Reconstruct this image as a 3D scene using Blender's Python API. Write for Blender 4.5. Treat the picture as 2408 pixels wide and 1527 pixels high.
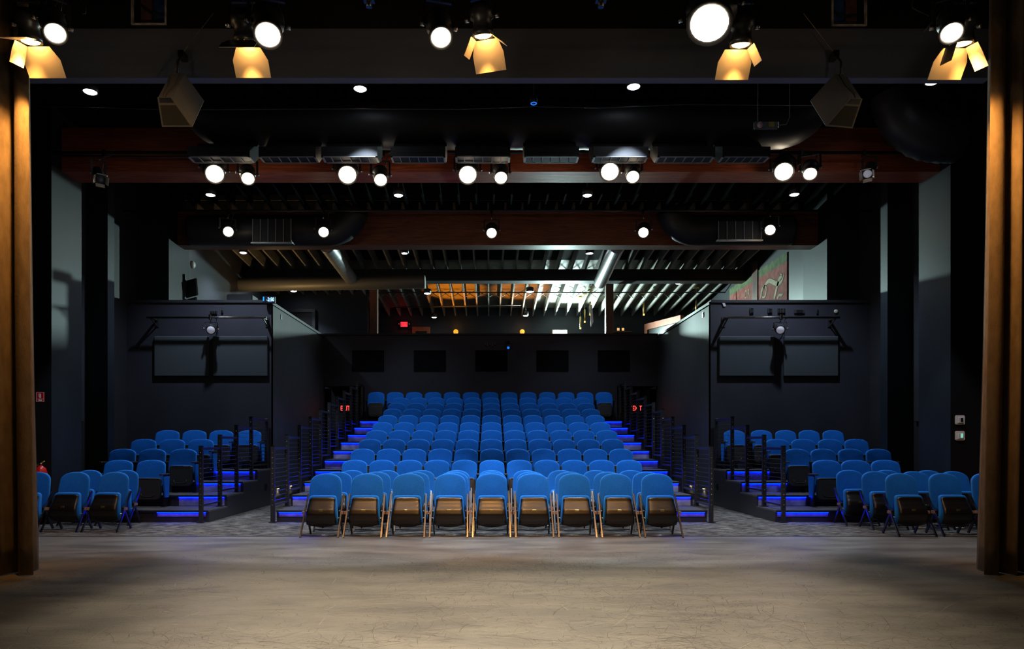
import bpy, math, random
from mathutils import Vector, Matrix, Euler
random.seed(7)
PI = math.pi
S = bpy.context.scene
COL = S.collection
for o in list(bpy.data.objects):
    bpy.data.objects.remove(o)

# ------------------------------------------------------------------ camera, world, exposure
EYE = 1.332
F = 1626.0
VX, VY = 1151.0, 1043.0
cam_d = bpy.data.cameras.new('camera')
cam_d.sensor_width = 36.0
cam_d.lens = F / 2408 * 36
cam_d.shift_x = (1204 - VX) / 2408
cam_d.shift_y = (VY - 763.5) / 2408
cam_d.clip_end = 200
cam_d.clip_start = 0.05
cam = bpy.data.objects.new('camera', cam_d)
COL.objects.link(cam)
cam.location = (0, 0, EYE)
cam.rotation_euler = (PI / 2, 0, 0)
S.camera = cam

w = bpy.data.worlds.new('world')
S.world = w
w.use_nodes = True
w.node_tree.nodes['Background'].inputs[0].default_value = (0.55, 0.65, 1.0, 1)
w.node_tree.nodes['Background'].inputs[1].default_value = 0.010
S.view_settings.view_transform = 'Standard'
S.view_settings.look = 'None'
S.view_settings.gamma = 1
S.view_settings.use_curve_mapping = False
S.view_settings.exposure = 0.0

P_HOUSE = 420      # cool downlights over the seats
P_STAGE = 560      # warm profile spots aimed at the stage
P_BARN = 150       # warm fresnels with barn doors
P_FLOOD = 240      # emergency flood in the foyer


def P(x, y, d):
    """a point of the place seen at pixel x, y at distance d in front of the eye"""
    return Vector(((x - VX) * d / F, d, EYE + (VY - y) * d / F))


# ------------------------------------------------------------------ materials
MATS = {}


def mat(name, col, rough=0.6, metal=0.0, spec=0.5, emit=None, es=0.0, bump=0.0, bscale=80.0, var=0.0, vscale=3.0,
        sheen=0.0, stretch=(1, 1, 1), coat=0.0):
    m = bpy.data.materials.new(name)
    m.use_nodes = True
    nt = m.node_tree
    b = nt.nodes['Principled BSDF']
    b.inputs['Base Color'].default_value = (*col, 1)
    b.inputs['Roughness'].default_value = rough
    b.inputs['Metallic'].default_value = metal
    b.inputs['Specular IOR Level'].default_value = spec
    if coat:
        b.inputs['Coat Weight'].default_value = coat
    if sheen:
        b.inputs['Sheen Weight'].default_value = sheen
        b.inputs['Sheen Roughness'].default_value = 0.4
        b.inputs['Sheen Tint'].default_value = (min(1, col[0] * 3 + .1), min(1, col[1] * 3 + .1), min(1, col[2] * 2 + .2), 1)
    if emit:
        b.inputs['Emission Color'].default_value = (*emit, 1)
        b.inputs['Emission Strength'].default_value = es
    if var or bump:
        tc = nt.nodes.new('ShaderNodeTexCoord')
        mp = nt.nodes.new('ShaderNodeMapping')
        mp.inputs['Scale'].default_value = stretch
        nt.links.new(tc.outputs['Object'], mp.inputs[0])
    if var:
        n = nt.nodes.new('ShaderNodeTexNoise')
        n.inputs['Scale'].default_value = vscale
        n.inputs['Detail'].default_value = 6
        r = nt.nodes.new('ShaderNodeValToRGB')
        r.color_ramp.elements[0].position = 0.3
        r.color_ramp.elements[1].position = 0.7
        r.color_ramp.elements[0].color = (*[c * (1 - var) for c in col], 1)
        r.color_ramp.elements[1].color = (*[min(1, c * (1 + var)) for c in col], 1)
        nt.links.new(mp.outputs[0], n.inputs['Vector'])
        nt.links.new(n.outputs['Fac'], r.inputs[0])
        nt.links.new(r.outputs[0], b.inputs['Base Color'])
    if bump:
        n2 = nt.nodes.new('ShaderNodeTexNoise')
        n2.inputs['Scale'].default_value = bscale
        n2.inputs['Detail'].default_value = 3
        bp = nt.nodes.new('ShaderNodeBump')
        bp.inputs['Strength'].default_value = bump
        bp.inputs['Distance'].default_value = 0.01
        nt.links.new(mp.outputs[0], n2.inputs['Vector'])
        nt.links.new(n2.outputs['Fac'], bp.inputs['Height'])
        nt.links.new(bp.outputs[0], b.inputs['Normal'])
    MATS[name] = m
    return m


FAB = mat('blue_fabric', (0.008, 0.150, 0.66), 0.85, spec=0.15, bump=0.16, bscale=320, var=0.16, vscale=90, sheen=0.25)
FABP = mat('blue_fabric_rim_light', (0.02, 0.22, 0.78), 0.8, spec=0.2, sheen=0.5)  # lighter seat rims: grazing top light put into the fabric colour
PLAS = mat('black_plastic', (0.008, 0.007, 0.007), 0.30, spec=0.6, bump=0.08, bscale=300)
PLAS2 = mat('black_plastic_satin', (0.03, 0.03, 0.033), 0.42, spec=0.5)
BRASS = mat('brass_plate', (0.75, 0.55, 0.18), 0.3, metal=1.0)
BLKM = mat('black_metal', (0.022, 0.022, 0.025), 0.38, metal=0.0, spec=0.6)
FRM = mat('chair_frame_metal', (0.20, 0.19, 0.18), 0.24, metal=1.0)
LINKM = mat('tan_link_plastic', (0.36, 0.22, 0.14), 0.5)
STEEL = mat('bare_steel', (0.5, 0.5, 0.5), 0.3, metal=1.0)
MATB = mat('matte_black_paint', (0.006, 0.006, 0.007), 0.8, spec=0.2)
WALL = mat('black_wall_paint', (0.018, 0.019, 0.023), 0.55, spec=0.4, var=0.25, vscale=1.2)
WALLG = mat('satin_wall_paint', (0.028, 0.030, 0.037), 0.42, spec=0.5, var=0.2, vscale=1.5)
PIERM = mat('pier_paint_side_light', (0.011, 0.016, 0.022), 0.5, spec=0.4, var=0.25, vscale=2.0, stretch=(1, 1, .4))  # pier paint with the grazing light on its side faces in the colour
BACKM = mat('back_wall_paint', (0.030, 0.030, 0.042), 0.5, spec=0.4, var=0.2, vscale=1.0)
PANEL = mat('panel_fabric', (0.052, 0.060, 0.068), 0.9, spec=0.1, bump=0.3, bscale=200)
PANELK = mat('dark_panel_fabric', (0.006, 0.006, 0.008), 0.9, spec=0.1, bump=0.3, bscale=200)
HEADM = mat('header_paint', (0.15, 0.175, 0.25), 0.75, var=0.15, vscale=1.5, stretch=(.4, 1, 3))
CEIL = mat('black_deck', (0.006, 0.006, 0.007), 1.0, spec=0.05, var=0.3, vscale=2)
DUCT = mat('black_duct', (0.017, 0.017, 0.020), 0.5, spec=0.4)
GALV = mat('galvanised_duct', (0.42, 0.44, 0.44), 0.42, metal=0.7, var=0.2, vscale=6)
CABIN = mat('speaker_cabinet', (0.20, 0.22, 0.27), 0.6, bump=0.2, bscale=200)
CABIE = mat('speaker_frame', (0.16, 0.155, 0.15), 0.6)
GRILL = mat('speaker_grille', (0.035, 0.04, 0.035), 0.7, bump=0.5, bscale=400)
CAB = mat('cable_rubber', (0.05, 0.05, 0.055), 0.5)
WHITEP = mat('white_plastic', (0.75, 0.75, 0.74), 0.4)
REDP = mat('red_paint', (0.60, 0.008, 0.01), 0.3)
LABELW = mat('white_label', (0.8, 0.78, 0.72), 0.5)
YEL = mat('yellow_plastic', (0.7, 0.55, 0.05), 0.4)
DARKG = mat('dark_glass', (0.01, 0.012, 0.016), 0.08)
LCDG = mat('green_lcd', (0.1, 0.4, 0.3), 0.3, emit=(0.35, 1.0, 0.75), es=0.55)
REDE = mat('red_sign_light', (0.4, 0.0, 0.0), 0.4, emit=(1.0, 0.03, 0.025), es=5.0)
BLUEE = mat('blue_led_strip', (0.01, 0.03, 0.4), 0.4, emit=(0.0, 0.0065, 1.0), es=34.0)
BLUES = mat('blue_indicator', (0.01, 0.05, 0.4), 0.4, emit=(0.02, 0.19, 0.85), es=1.1)
WARML = mat('warm_lens', (1, 0.9, 0.7), 0.3, emit=(1.0, 0.86, 0.62), es=26.0)
WARMB = mat('amber_lens', (1, 0.8, 0.5), 0.3, emit=(1.0, 0.60, 0.20), es=14.0)
COOLL = mat('cool_lens', (1, 1, 1), 0.3, emit=(0.85, 0.92, 1.0), es=30.0)
FLOODL = mat('flood_lens', (1, 1, 1), 0.3, emit=(0.72, 1.0, 0.98), es=45.0)
AMBERG = mat('amber_globe', (1, 0.6, 0.1), 0.3, emit=(1.0, 0.36, 0.02), es=1.25)
OFFL = mat('unlit_lens_with_glow', (0.55, 0.55, 0.62), 0.12, spec=1.0, emit=(0.55, 0.55, 0.68), es=0.25)  # lens of a switched-off lamp, brightened by a faint painted glow
OFFL2 = mat('dark_lens', (0.05, 0.07, 0.09), 0.08, spec=1.0)
DOORM = mat('barn_door_inside', (0.55, 0.50, 0.42), 0.45, metal=0.3)
GOLDT = mat('brass_tube', (0.8, 0.58, 0.16), 0.3, metal=1.0)
DOORW = mat('orange_wood', (0.42, 0.10, 0.03), 0.5, var=0.3, vscale=6, stretch=(4, 4, .5))
JOIST = mat('black_joist_wood', (0.20, 0.19, 0.165), 0.7, var=0.35, vscale=5, stretch=(6, .6, 6))
DECKW = mat('foyer_deck_wood', (0.17, 0.15, 0.12), 0.7, var=0.45, vscale=4, stretch=(1, 8, 1))
PARTM = mat('partition_paint', (0.052, 0.058, 0.066), 0.62, spec=0.3, var=0.15, vscale=3, stretch=(6, 6, .3))
FOYW = mat('foyer_wall_paint', (0.018, 0.024, 0.036), 0.6, var=0.2, vscale=1)
RISERF = mat('riser_face_vinyl', (0.30, 0.30, 0.31), 0.5, var=0.4, vscale=7)
TRD = mat('tread_carpet', (0.055, 0.053, 0.052), 0.9, bump=0.5, bscale=150, var=0.4, vscale=40)
NOSE = mat('nosing_metal', (0.08, 0.08, 0.085), 0.35, metal=0.8)
BOLT = mat('bolt_head', (0.8, 0.8, 0.8), 0.25, metal=1.0)
PAPER = mat('paper', (0.5, 0.5, 0.55), 0.7)
INKB = mat('mural_outline', (0.09, 0.07, 0.05), 0.8)
CREAM = mat('mural_cream', (0.42, 0.36, 0.24), 0.8, var=0.3, vscale=9)


def grain(name, c1, c2, stretch, rough=0.45, scale=3.0, dist=1.5):
    m = bpy.data.materials.new(name)
    m.use_nodes = True
    nt = m.node_tree
    b = nt.nodes['Principled BSDF']
    tc = nt.nodes.new('ShaderNodeTexCoord')
    mp = nt.nodes.new('ShaderNodeMapping')
    mp.inputs['Scale'].default_value = stretch
    n = nt.nodes.new('ShaderNodeTexNoise')
    n.inputs['Scale'].default_value = scale
    n.inputs['Detail'].default_value = 8
    n.inputs['Distortion'].default_value = dist
    r = nt.nodes.new('ShaderNodeValToRGB')
    r.color_ramp.elements[0].position = 0.35
    r.color_ramp.elements[1].position = 0.68
    r.color_ramp.elements[0].color = (*c1, 1)
    r.color_ramp.elements[1].color = (*c2, 1)
    L = nt.links.new
    L(tc.outputs['Object'], mp.inputs[0])
    L(mp.outputs[0], n.inputs['Vector'])
    L(n.outputs['Fac'], r.inputs[0])
    L(r.outputs[0], b.inputs['Base Color'])
    b.inputs['Roughness'].default_value = rough
    bp = nt.nodes.new('ShaderNodeBump')
    bp.inputs['Strength'].default_value = 0.15
    bp.inputs['Distance'].default_value = 0.01
    L(n.outputs['Fac'], bp.inputs['Height'])
    L(bp.outputs[0], b.inputs['Normal'])
    return m


BEAMW = grain('red_stained_timber', (0.22, 0.045, 0.018), (0.42, 0.105, 0.045), (0.5, 5, 9), 0.5)
BEAMD = grain('dark_stained_timber', (0.12, 0.036, 0.020), (0.26, 0.085, 0.045), (0.5, 5, 9), 0.5)
POSTW = grain('brown_post_timber', (0.10, 0.035, 0.02), (0.17, 0.06, 0.035), (6, 6, .5), 0.6)


def stage_mat():
    m = bpy.data.materials.new('scuffed_stage_vinyl')
    m.use_nodes = True
    nt = m.node_tree
    N = nt.nodes.new
    L = nt.links.new
    b = nt.nodes['Principled BSDF']
    tc = N('ShaderNodeTexCoord')

    def math_(op, a, c=None, v=None):
        q = N('ShaderNodeMath')
        q.operation = op
        for i, x in enumerate((a, c, v)):
            if x is None:
                continue
            if isinstance(x, (int, float)):
                q.inputs[i].default_value = x
            else:
                L(x, q.inputs[i])
        return q.outputs[0]

    def mapped(scale, rot=0.0, loc=(0, 0, 0)):
        mp = N('ShaderNodeMapping')
        mp.inputs['Scale'].default_value = scale
        mp.inputs['Rotation'].default_value = (0, 0, rot)
        mp.inputs['Location'].default_value = loc
        L(tc.outputs['Object'], mp.inputs[0])
        return mp.outputs[0]

    def noise(vec, sc, det=5, dist=0.0):
        n = N('ShaderNodeTexNoise')
        n.inputs['Scale'].default_value = sc
        n.inputs['Detail'].default_value = det
        n.inputs['Distortion'].default_value = dist
        L(vec, n.inputs['Vector'])
        return n.outputs['Fac']

    base = N('ShaderNodeValToRGB')
    base.color_ramp.elements[0].position = .3
    base.color_ramp.elements[1].position = .72
    base.color_ramp.elements[0].color = (.090, .084, .078, 1)
    base.color_ramp.elements[1].color = (.225, .214, .186, 1)
    n1 = noise(mapped((1, 3.2, 1)), 1.1, 8, 0.4)
    L(n1, base.inputs[0])
    # fine streaks
    st = noise(mapped((3, 26, 1), 0.05), 2.2, 6, 0.6)

    # scratches: thin iso-lines of distorted noise, broken up by masks
    def lines(sc, dist, width, mask_sc, mask_lo, loc, stretch=(1, 1, 1)):
        f = noise(mapped(stretch, loc[2], loc), sc, 2, dist)
        d = math_('ABSOLUTE', math_('SUBTRACT', f, .5))
        ln = math_('LESS_THAN', d, width)
        mk = math_('GREATER_THAN', noise(mapped((1, 1, 1), 0, (loc[1], loc[0], 0)), mask_sc, 3), mask_lo)
        return math_('MULTIPLY', ln, mk)
    d1 = lines(2.3, 2.2, .0065, 2.2, .53, (3, 7, 0.4))
    d2 = lines(4.2, 1.5, .010, 3.0, .55, (11, 2, 1.3))
    d3 = lines(3.1, 3.0, .0075, 1.9, .53, (5, 19, 2.2))
    d4 = lines(6.5, 2.0, .016, 3.4, .56, (15, 29, 0.9))
    w1 = lines(2.6, 0.5, .006, 3.0, .57, (23, 4, .2), (1, 3, 1))
    w2 = lines(2.0, 0.3, .006, 2.5, .57, (2, 33, -.5), (1, 4, 1))
    dk = math_('MINIMUM', math_('ADD', math_('ADD', d1, d2), math_('ADD', d3, d4)), 1.0)
    wt = math_('MINIMUM', math_('ADD', w1, w2), 1.0)
    mx0 = N('ShaderNodeMix'); mx0.data_type = 'RGBA'; mx0.blend_type = 'MULTIPLY'
    mx0.inputs[0].default_value = .5
    L(base.outputs[0], mx0.inputs[6])
    r2 = N('ShaderNodeValToRGB')
    r2.color_ramp.elements[0].position = .3
    r2.color_ramp.elements[1].position = .65
    r2.color_ramp.elements[0].color = (.62, .62, .62, 1)
    L(st, r2.inputs[0])
    L(r2.outputs[0], mx0.inputs[7])
    # fine speckle
    sp = N('ShaderNodeMix'); sp.data_type = 'RGBA'; sp.blend_type = 'OVERLAY'
    sp.inputs[0].default_value = .35
    L(mx0.outputs[2], sp.inputs[6])
    nz = noise(mapped((1, 1, 1)), 85, 3)
    L(nz, sp.inputs[7])
    mx = N('ShaderNodeMix'); mx.data_type = 'RGBA'
    L(math_('MULTIPLY', dk, .12), mx.inputs[0])
    L(sp.outputs[2], mx.inputs[6])
    mx.inputs[7].default_value = (.03, .028, .026, 1)
    mx2 = N('ShaderNodeMix'); mx2.data_type = 'RGBA'
    L(math_('MULTIPLY', wt, .12), mx2.inputs[0])
    L(mx.outputs[2], mx2.inputs[6])
    mx2.inputs[7].default_value = (.5, .46, .38, 1)
    # seams between vinyl rolls
    sep = N('ShaderNodeSeparateXYZ')
    L(tc.outputs['Object'], sep.inputs[0])
    wob = math_('MULTIPLY', math_('SUBTRACT', noise(mapped((1, 1, 1)), .5, 2), .5), .03)
    yy = math_('ADD', sep.outputs['Y'], wob)
    s1 = math_('LESS_THAN', math_('ABSOLUTE', math_('SUBTRACT', yy, 6.07)), .007)
    s2 = math_('MULTIPLY', math_('LESS_THAN', math_('ABSOLUTE', math_('SUBTRACT', yy, 7.95)), .006), .5)
    s3 = math_('LESS_THAN', math_('ABSOLUTE', math_('SUBTRACT', yy, 4.3)), .006)
    ss = math_('MAXIMUM', math_('MAXIMUM', s1, s2), s3)
    mx3 = N('ShaderNodeMix'); mx3.data_type = 'RGBA'
    L(math_('MULTIPLY', ss, .75), mx3.inputs[0])
    L(mx2.outputs[2], mx3.inputs[6])
    mx3.inputs[7].default_value = (.015, .013, .012, 1)
    L(mx3.outputs[2], b.inputs['Base Color'])
    rr = N('ShaderNodeMapRange')
    L(n1, rr.inputs[0])
    rr.inputs[3].default_value = .38
    rr.inputs[4].default_value = .58
    L(rr.outputs[0], b.inputs['Roughness'])
    bp = N('ShaderNodeBump')
    bp.inputs['Strength'].default_value = .25
    bp.inputs['Distance'].default_value = .004
    L(math_('ADD', nz, math_('MULTIPLY', st, .7)), bp.inputs['Height'])
    L(bp.outputs[0], b.inputs['Normal'])
    return m


def carpet_mat():
    m = bpy.data.materials.new('streaked_grey_carpet')
    m.use_nodes = True
    nt = m.node_tree
    N = nt.nodes.new
    L = nt.links.new
    b = nt.nodes['Principled BSDF']
    tc = N('ShaderNodeTexCoord')
    mp = N('ShaderNodeMapping')
    mp.inputs['Scale'].default_value = (1.7, 9, 1)
    L(tc.outputs['Object'], mp.inputs[0])
    n = N('ShaderNodeTexNoise')
    n.inputs['Scale'].default_value = 2.6
    n.inputs['Detail'].default_value = 7
    n.inputs['Roughness'].default_value = .7
    L(mp.outputs[0], n.inputs['Vector'])
    r = N('ShaderNodeValToRGB')
    r.color_ramp.elements[0].position = .45
    r.color_ramp.elements[1].position = .62
    r.color_ramp.elements[0].color = (.026, .025, .026, 1)
    r.color_ramp.elements[1].color = (.27, .25, .22, 1)
    L(n.outputs['Fac'], r.inputs[0])
    L(r.outputs[0], b.inputs['Base Color'])
    b.inputs['Roughness'].default_value = .95
    b.inputs['Specular IOR Level'].default_value = .1
    bp = N('ShaderNodeBump')
    bp.inputs['Strength'].default_value = .5
    bp.inputs['Distance'].default_value = .01
    L(n.outputs['Fac'], bp.inputs['Height'])
    L(bp.outputs[0], b.inputs['Normal'])
    return m


def mural_mat():
    m = bpy.data.materials.new('old_painted_brick')
    m.use_nodes = True
    nt = m.node_tree
    N = nt.nodes.new
    L = nt.links.new
    b = nt.nodes['Principled BSDF']
    tc = N('ShaderNodeTexCoord')
    sep = N('ShaderNodeSeparateXYZ')
    L(tc.outputs['Object'], sep.inputs[0])
    gt = N('ShaderNodeMath'); gt.operation = 'GREATER_THAN'
    gt.inputs[1].default_value = 5.975
    L(sep.outputs['Z'], gt.inputs[0])
    n = N('ShaderNodeTexNoise')
    n.inputs['Scale'].default_value = 5
    n.inputs['Detail'].default_value = 9
    n.inputs['Roughness'].default_value = .7
    L(tc.outputs['Object'], n.inputs['Vector'])
    r1 = N('ShaderNodeValToRGB')
    r1.color_ramp.elements[0].position = .4
    r1.color_ramp.elements[1].position = .75
    r1.color_ramp.elements[0].color = (.26, .040, .030, 1)
    r1.color_ramp.elements[1].color = (.34, .16, .13, 1)
    r2 = N('ShaderNodeValToRGB')
    r2.color_ramp.elements[0].position = .4
    r2.color_ramp.elements[1].position = .75
    r2.color_ramp.elements[0].color = (.045, .10, .035, 1)
    r2.color_ramp.elements[1].color = (.22, .22, .10, 1)
    L(n.outputs['Fac'], r1.inputs[0])
    L(n.outputs['Fac'], r2.inputs[0])
    mx = N('ShaderNodeMix'); mx.data_type = 'RGBA'
    L(gt.outputs[0], mx.inputs[0])
    L(r1.outputs[0], mx.inputs[6])
    L(r2.outputs[0], mx.inputs[7])
    L(mx.outputs[2], b.inputs['Base Color'])
    b.inputs['Roughness'].default_value = .85
    return m


def curtain_mat():
    return mat('taupe_velvet', (0.20, 0.155, 0.115), 0.9, spec=0.1, bump=0.3, bscale=120, var=0.22, vscale=14,
               stretch=(1, 1, .35), sheen=0.3)


STAGE = stage_mat()
CARPET = carpet_mat()
MURAL = mural_mat()
CURT = curtain_mat()


# ------------------------------------------------------------------ mesh helpers
class MB:
    """collects vertices and faces with material slots; build() makes one mesh object"""

    def __init__(s):
        s.v = []
        s.f = []
        s.m = []
        s.sm = []
        s.mats = []

    def slot(s, m):
        if m not in s.mats:
            s.mats.append(m)
        return s.mats.index(m)

    def add(s, verts, faces, m, smooth=False, mtx=None):
        o = len(s.v)
        k = s.slot(m)
        for p in verts:
            p = Vector(p)
            s.v.append(mtx @ p if mtx else p)
        for fc in faces:
            s.f.append([i + o for i in fc])
            s.m.append(k)
            s.sm.append(smooth)
        return s

    def box(s, lo, hi, m, mtx=None, bev=0.0):
        x0, y0, z0 = lo
        x1, y1, z1 = hi
        if bev <= 0:
            v = [(x0, y0, z0), (x1, y0, z0), (x1, y1, z0), (x0, y1, z0), (x0, y0, z1), (x1, y0, z1), (x1, y1, z1), (x0, y1, z1)]
            f = [(0, 3, 2, 1), (4, 5, 6, 7), (0, 1, 5, 4), (1, 2, 6, 5), (2, 3, 7, 6), (3, 0, 4, 7)]
            return s.add(v, f, m, False, mtx)
        b = bev
        v = []
        idx = {}
        for cx, sx in ((x0, 1), (x1, -1)):
            for cy, sy in ((y0, 1), (y1, -1)):
                for cz, sz in ((z0, 1), (z1, -1)):
                    k = (sx, sy, sz)
                    idx[k] = len(v)
                    v += [(cx, cy + sy * b, cz + sz * b), (cx + sx * b, cy, cz + sz * b), (cx + sx * b, cy + sy * b, cz)]
        f = []
        for a in (1, -1):
            f.append([idx[(a, 1, 1)], idx[(a, 1, -1)], idx[(a, -1, -1)], idx[(a, -1, 1)]])
            f.append([idx[(1, a, 1)] + 1, idx[(-1, a, 1)] + 1, idx[(-1, a, -1)] + 1, idx[(1, a, -1)] + 1])
            f.append([idx[(1, 1, a)] + 2, idx[(1, -1, a)] + 2, idx[(-1, -1, a)] + 2, idx[(-1, 1, a)] + 2])
        for a in (1, -1):
            for c in (1, -1):
                f.append([idx[(a, c, 1)], idx[(a, c, -1)], idx[(a, c, -1)] + 1, idx[(a, c, 1)] + 1])
                f.append([idx[(a, 1, c)], idx[(a, -1, c)], idx[(a, -1, c)] + 2, idx[(a, 1, c)] + 2])
                f.append([idx[(1, a, c)] + 1, idx[(-1, a, c)] + 1, idx[(-1, a, c)] + 2, idx[(1, a, c)] + 2])
        for k in idx:
            f.append([idx[k], idx[k] + 1, idx[k] + 2])
        return s.add(v, f, m, False, mtx)

    def tube(s, pts, r, m, n=8, caps=True, mtx=None, ridge=0.0):
        pts = [Vector(p) for p in pts]
        rs = r if isinstance(r, (list, tuple)) else [r] * len(pts)
        v = []
        f = []
        up = None
        for i, p in enumerate(pts):
            if i == 0:
                t = pts[1] - pts[0]
            elif i == len(pts) - 1:
                t = pts[-1] - pts[-2]
            else:
                t = (pts[i + 1] - pts[i]).normalized() + (pts[i] - pts[i - 1]).normalized()
            t.normalize()
            if up is None:
                up = t.orthogonal().normalized()
            else:
                up = (up - t * up.dot(t))
                if up.length < 1e-6:
                    up = t.orthogonal()
                up.normalize()
            w_ = t.cross(up)
            rr = rs[i] * (1 + (ridge if i % 2 else 0))
            for k in range(n):
                a = 2 * PI * k / n
                v.append(p + (up * math.cos(a) + w_ * math.sin(a)) * rr)
        for i in range(len(pts) - 1):
            for k in range(n):
                k2 = (k + 1) % n
                f.append((i * n + k, i * n + k2, (i + 1) * n + k2, (i + 1) * n + k))
        s.add(v, f, m, n > 5, mtx)
        if caps:
            s.add(v[:n], [list(range(n))[::-1]], m, False, mtx)
            s.add(v[-n:], [list(range(n))], m, False, mtx)
        return s

    def beam(s, a, b, wx, wy, m, up=(0, 0, 1)):
        """rectangular bar from a to b"""
        a = Vector(a)
        b = Vector(b)
        t = (b - a).normalized()
        u = Vector(up)
        sd = t.cross(u)
        if sd.length < 1e-4:
            sd = t.cross(Vector((1, 0, 0)))
        sd.normalize()
        u = sd.cross(t).normalized()
        v = []
        for p in (a, b):
            for q in ((-1, -1), (1, -1), (1, 1), (-1, 1)):
                v.append(p + sd * wx / 2 * q[0] + u * wy / 2 * q[1])
        f = [(3, 2, 1, 0), (4, 5, 6, 7), (0, 1, 5, 4), (1, 2, 6, 5), (2, 3, 7, 6), (3, 0, 4, 7)]
        return s.add(v, f, m)

    def lathe(s, prof, m, n=20, mtx=None, smooth=True):
        """prof: (r, z) revolved around z"""
        v = []
        f = []
        for r, z in prof:
            for k in range(n):
                a = 2 * PI * k / n
                v.append((r * math.cos(a), r * math.sin(a), z))
        for i in range(len(prof) - 1):
            for k in range(n):
                k2 = (k + 1) % n
                f.append((i * n + k, i * n + k2, (i + 1) * n + k2, (i + 1) * n + k))
        s.add(v, f, m, smooth, mtx)
        if prof[0][0] > 1e-5:
            s.add(v[:n], [list(range(n))[::-1]], m, False, mtx)
        if prof[-1][0] > 1e-5:
            s.add(v[-n:], [list(range(n))], m, False, mtx)
        return s

    def prism(s, poly, vec, m, mtx=None):
        """polygon (3-D points) extruded along vec"""
        n = len(poly)
        v = [Vector(p) for p in poly] + [Vector(p) + Vector(vec) for p in poly]
        f = [list(range(n))[::-1], list(range(n, 2 * n))]
        for i in range(n):
            j = (i + 1) % n
            f.append((i, j, n + j, n + i))
        return s.add(v, f, m, False, mtx)

    def build(s, name, parent=None, loc=None):
        me = bpy.data.meshes.new(name)
        me.from_pydata([tuple(p) for p in s.v], [], s.f)
        for m in s.mats:
            me.materials.append(m)
        for i, p in enumerate(me.polygons):
            p.material_index = s.m[i]
            p.use_smooth = s.sm[i]
        me.update()
        import bmesh
        bm = bmesh.new()
        bm.from_mesh(me)
        bmesh.ops.remove_doubles(bm, verts=bm.verts, dist=1e-5)
        bmesh.ops.recalc_face_normals(bm, faces=bm.faces)
        bm.to_mesh(me)
        bm.free()
        o = bpy.data.objects.new(name, me)
        COL.objects.link(o)
        if parent:
            o.parent = parent
        if loc:
            o.location = loc
        return o


def tag(o, label, cat, group=None, kind=None):
    o['label'] = label
    o['category'] = cat
    if group:
        o['group'] = group
    if kind:
        o['kind'] = kind
    return o


def struct(o):
    o['kind'] = 'structure'
    return o


def thing(name, label, cat, loc=(0, 0, 0), rz=0.0, group=None):
    o = bpy.data.objects.new(name, None)
    o.empty_display_size = .1
    COL.objects.link(o)
    o.location = loc
    o.rotation_euler = (0, 0, rz)
    return tag(o, label, cat, group)


def dup(root, loc, rz=0.0, label=None, group=None, sx=1.0, skip=()):
    r = root.copy()
    COL.objects.link(r)
    r.location = loc
    r.rotation_euler = (0, 0, rz)
    r.scale = (sx, 1, 1)
    if label:
        r['label'] = label
    if group:
        r['group'] = group
    for ch in list(root.children):
        if ch.get('side') in skip:
            continue
        c = ch.copy()
        COL.objects.link(c)
        c.parent = r
        for g in ch.children:
            d = g.copy()
            COL.objects.link(d)
            d.parent = c
    return r


def text(name, body, size, m, loc, rot=(PI / 2, 0, 0), ext=0.002, parent=None, sx=1.0):
    cu = bpy.data.curves.new(name, 'FONT')
    cu.body = body
    cu.size = size
    cu.extrude = ext
    cu.align_x = 'CENTER'
    cu.align_y = 'CENTER'
    tmp = bpy.data.objects.new(name + '_tmp', cu)
    COL.objects.link(tmp)
    dg = bpy.context.evaluated_depsgraph_get()
    dg.update()
    me = bpy.data.meshes.new_from_object(tmp.evaluated_get(dg))
    bpy.data.objects.remove(tmp)
    me.materials.clear()
    me.materials.append(m)
    o = bpy.data.objects.new(name, me)
    COL.objects.link(o)
    o.location = loc
    o.rotation_euler = rot
    o.scale = (sx, 1, 1)
    if parent:
        o.parent = parent
    return o


def spot(name, loc, target, power, color, size, blend=0.4, radius=0.06, parent=None):
    l = bpy.data.lights.new(name, 'SPOT')
    l.energy = power
    l.color = color
    l.spot_size = math.radians(size)
    l.spot_blend = blend
    l.shadow_soft_size = radius
    o = bpy.data.objects.new(name, l)
    COL.objects.link(o)
    o.location = loc
    o.rotation_euler = (Vector(target) - Vector(loc)).to_track_quat('-Z', 'Y').to_euler()
    if parent:
        o.parent = parent
        o.matrix_parent_inverse = Matrix.Translation(-Vector(parent.location))
    return o


def point(name, loc, power, color, radius=0.05, parent=None):
    l = bpy.data.lights.new(name, 'POINT')
    l.energy = power
    l.color = color
    l.shadow_soft_size = radius
    o = bpy.data.objects.new(name, l)
    COL.objects.link(o)
    o.location = loc
    if parent:
        o.parent = parent
        o.matrix_parent_inverse = Matrix.Translation(-Vector(parent.location))
    return o


ORD = ['', 'first', 'second', 'third', 'fourth', 'fifth', 'sixth', 'seventh', 'eighth', 'ninth', 'tenth', 'eleventh',
       'twelfth', 'thirteenth']

# ------------------------------------------------------------------ dimensions of the place
D = 0.8164                     # depth of one seating row
H = 0.1956                     # rise of one seating row
D0 = 13.339 * D                # tread k starts at D0 + k*D
XL, XR = -7.22, 7.60           # inner faces of the side piers
WLX, WRX = -7.95, 8.33         # recessed side walls
PLX, PRX = -4.78, 4.845        # partitions beside the centre block
YB = 19.9                      # back wall
YS = 15.15                     # fronts of the side boxes
ZB = 4.44                      # top of back wall and partitions
ZB1, ZB2 = 5.918, 6.66         # timber beams


def dk(k):
    return D0 + k * D


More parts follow.
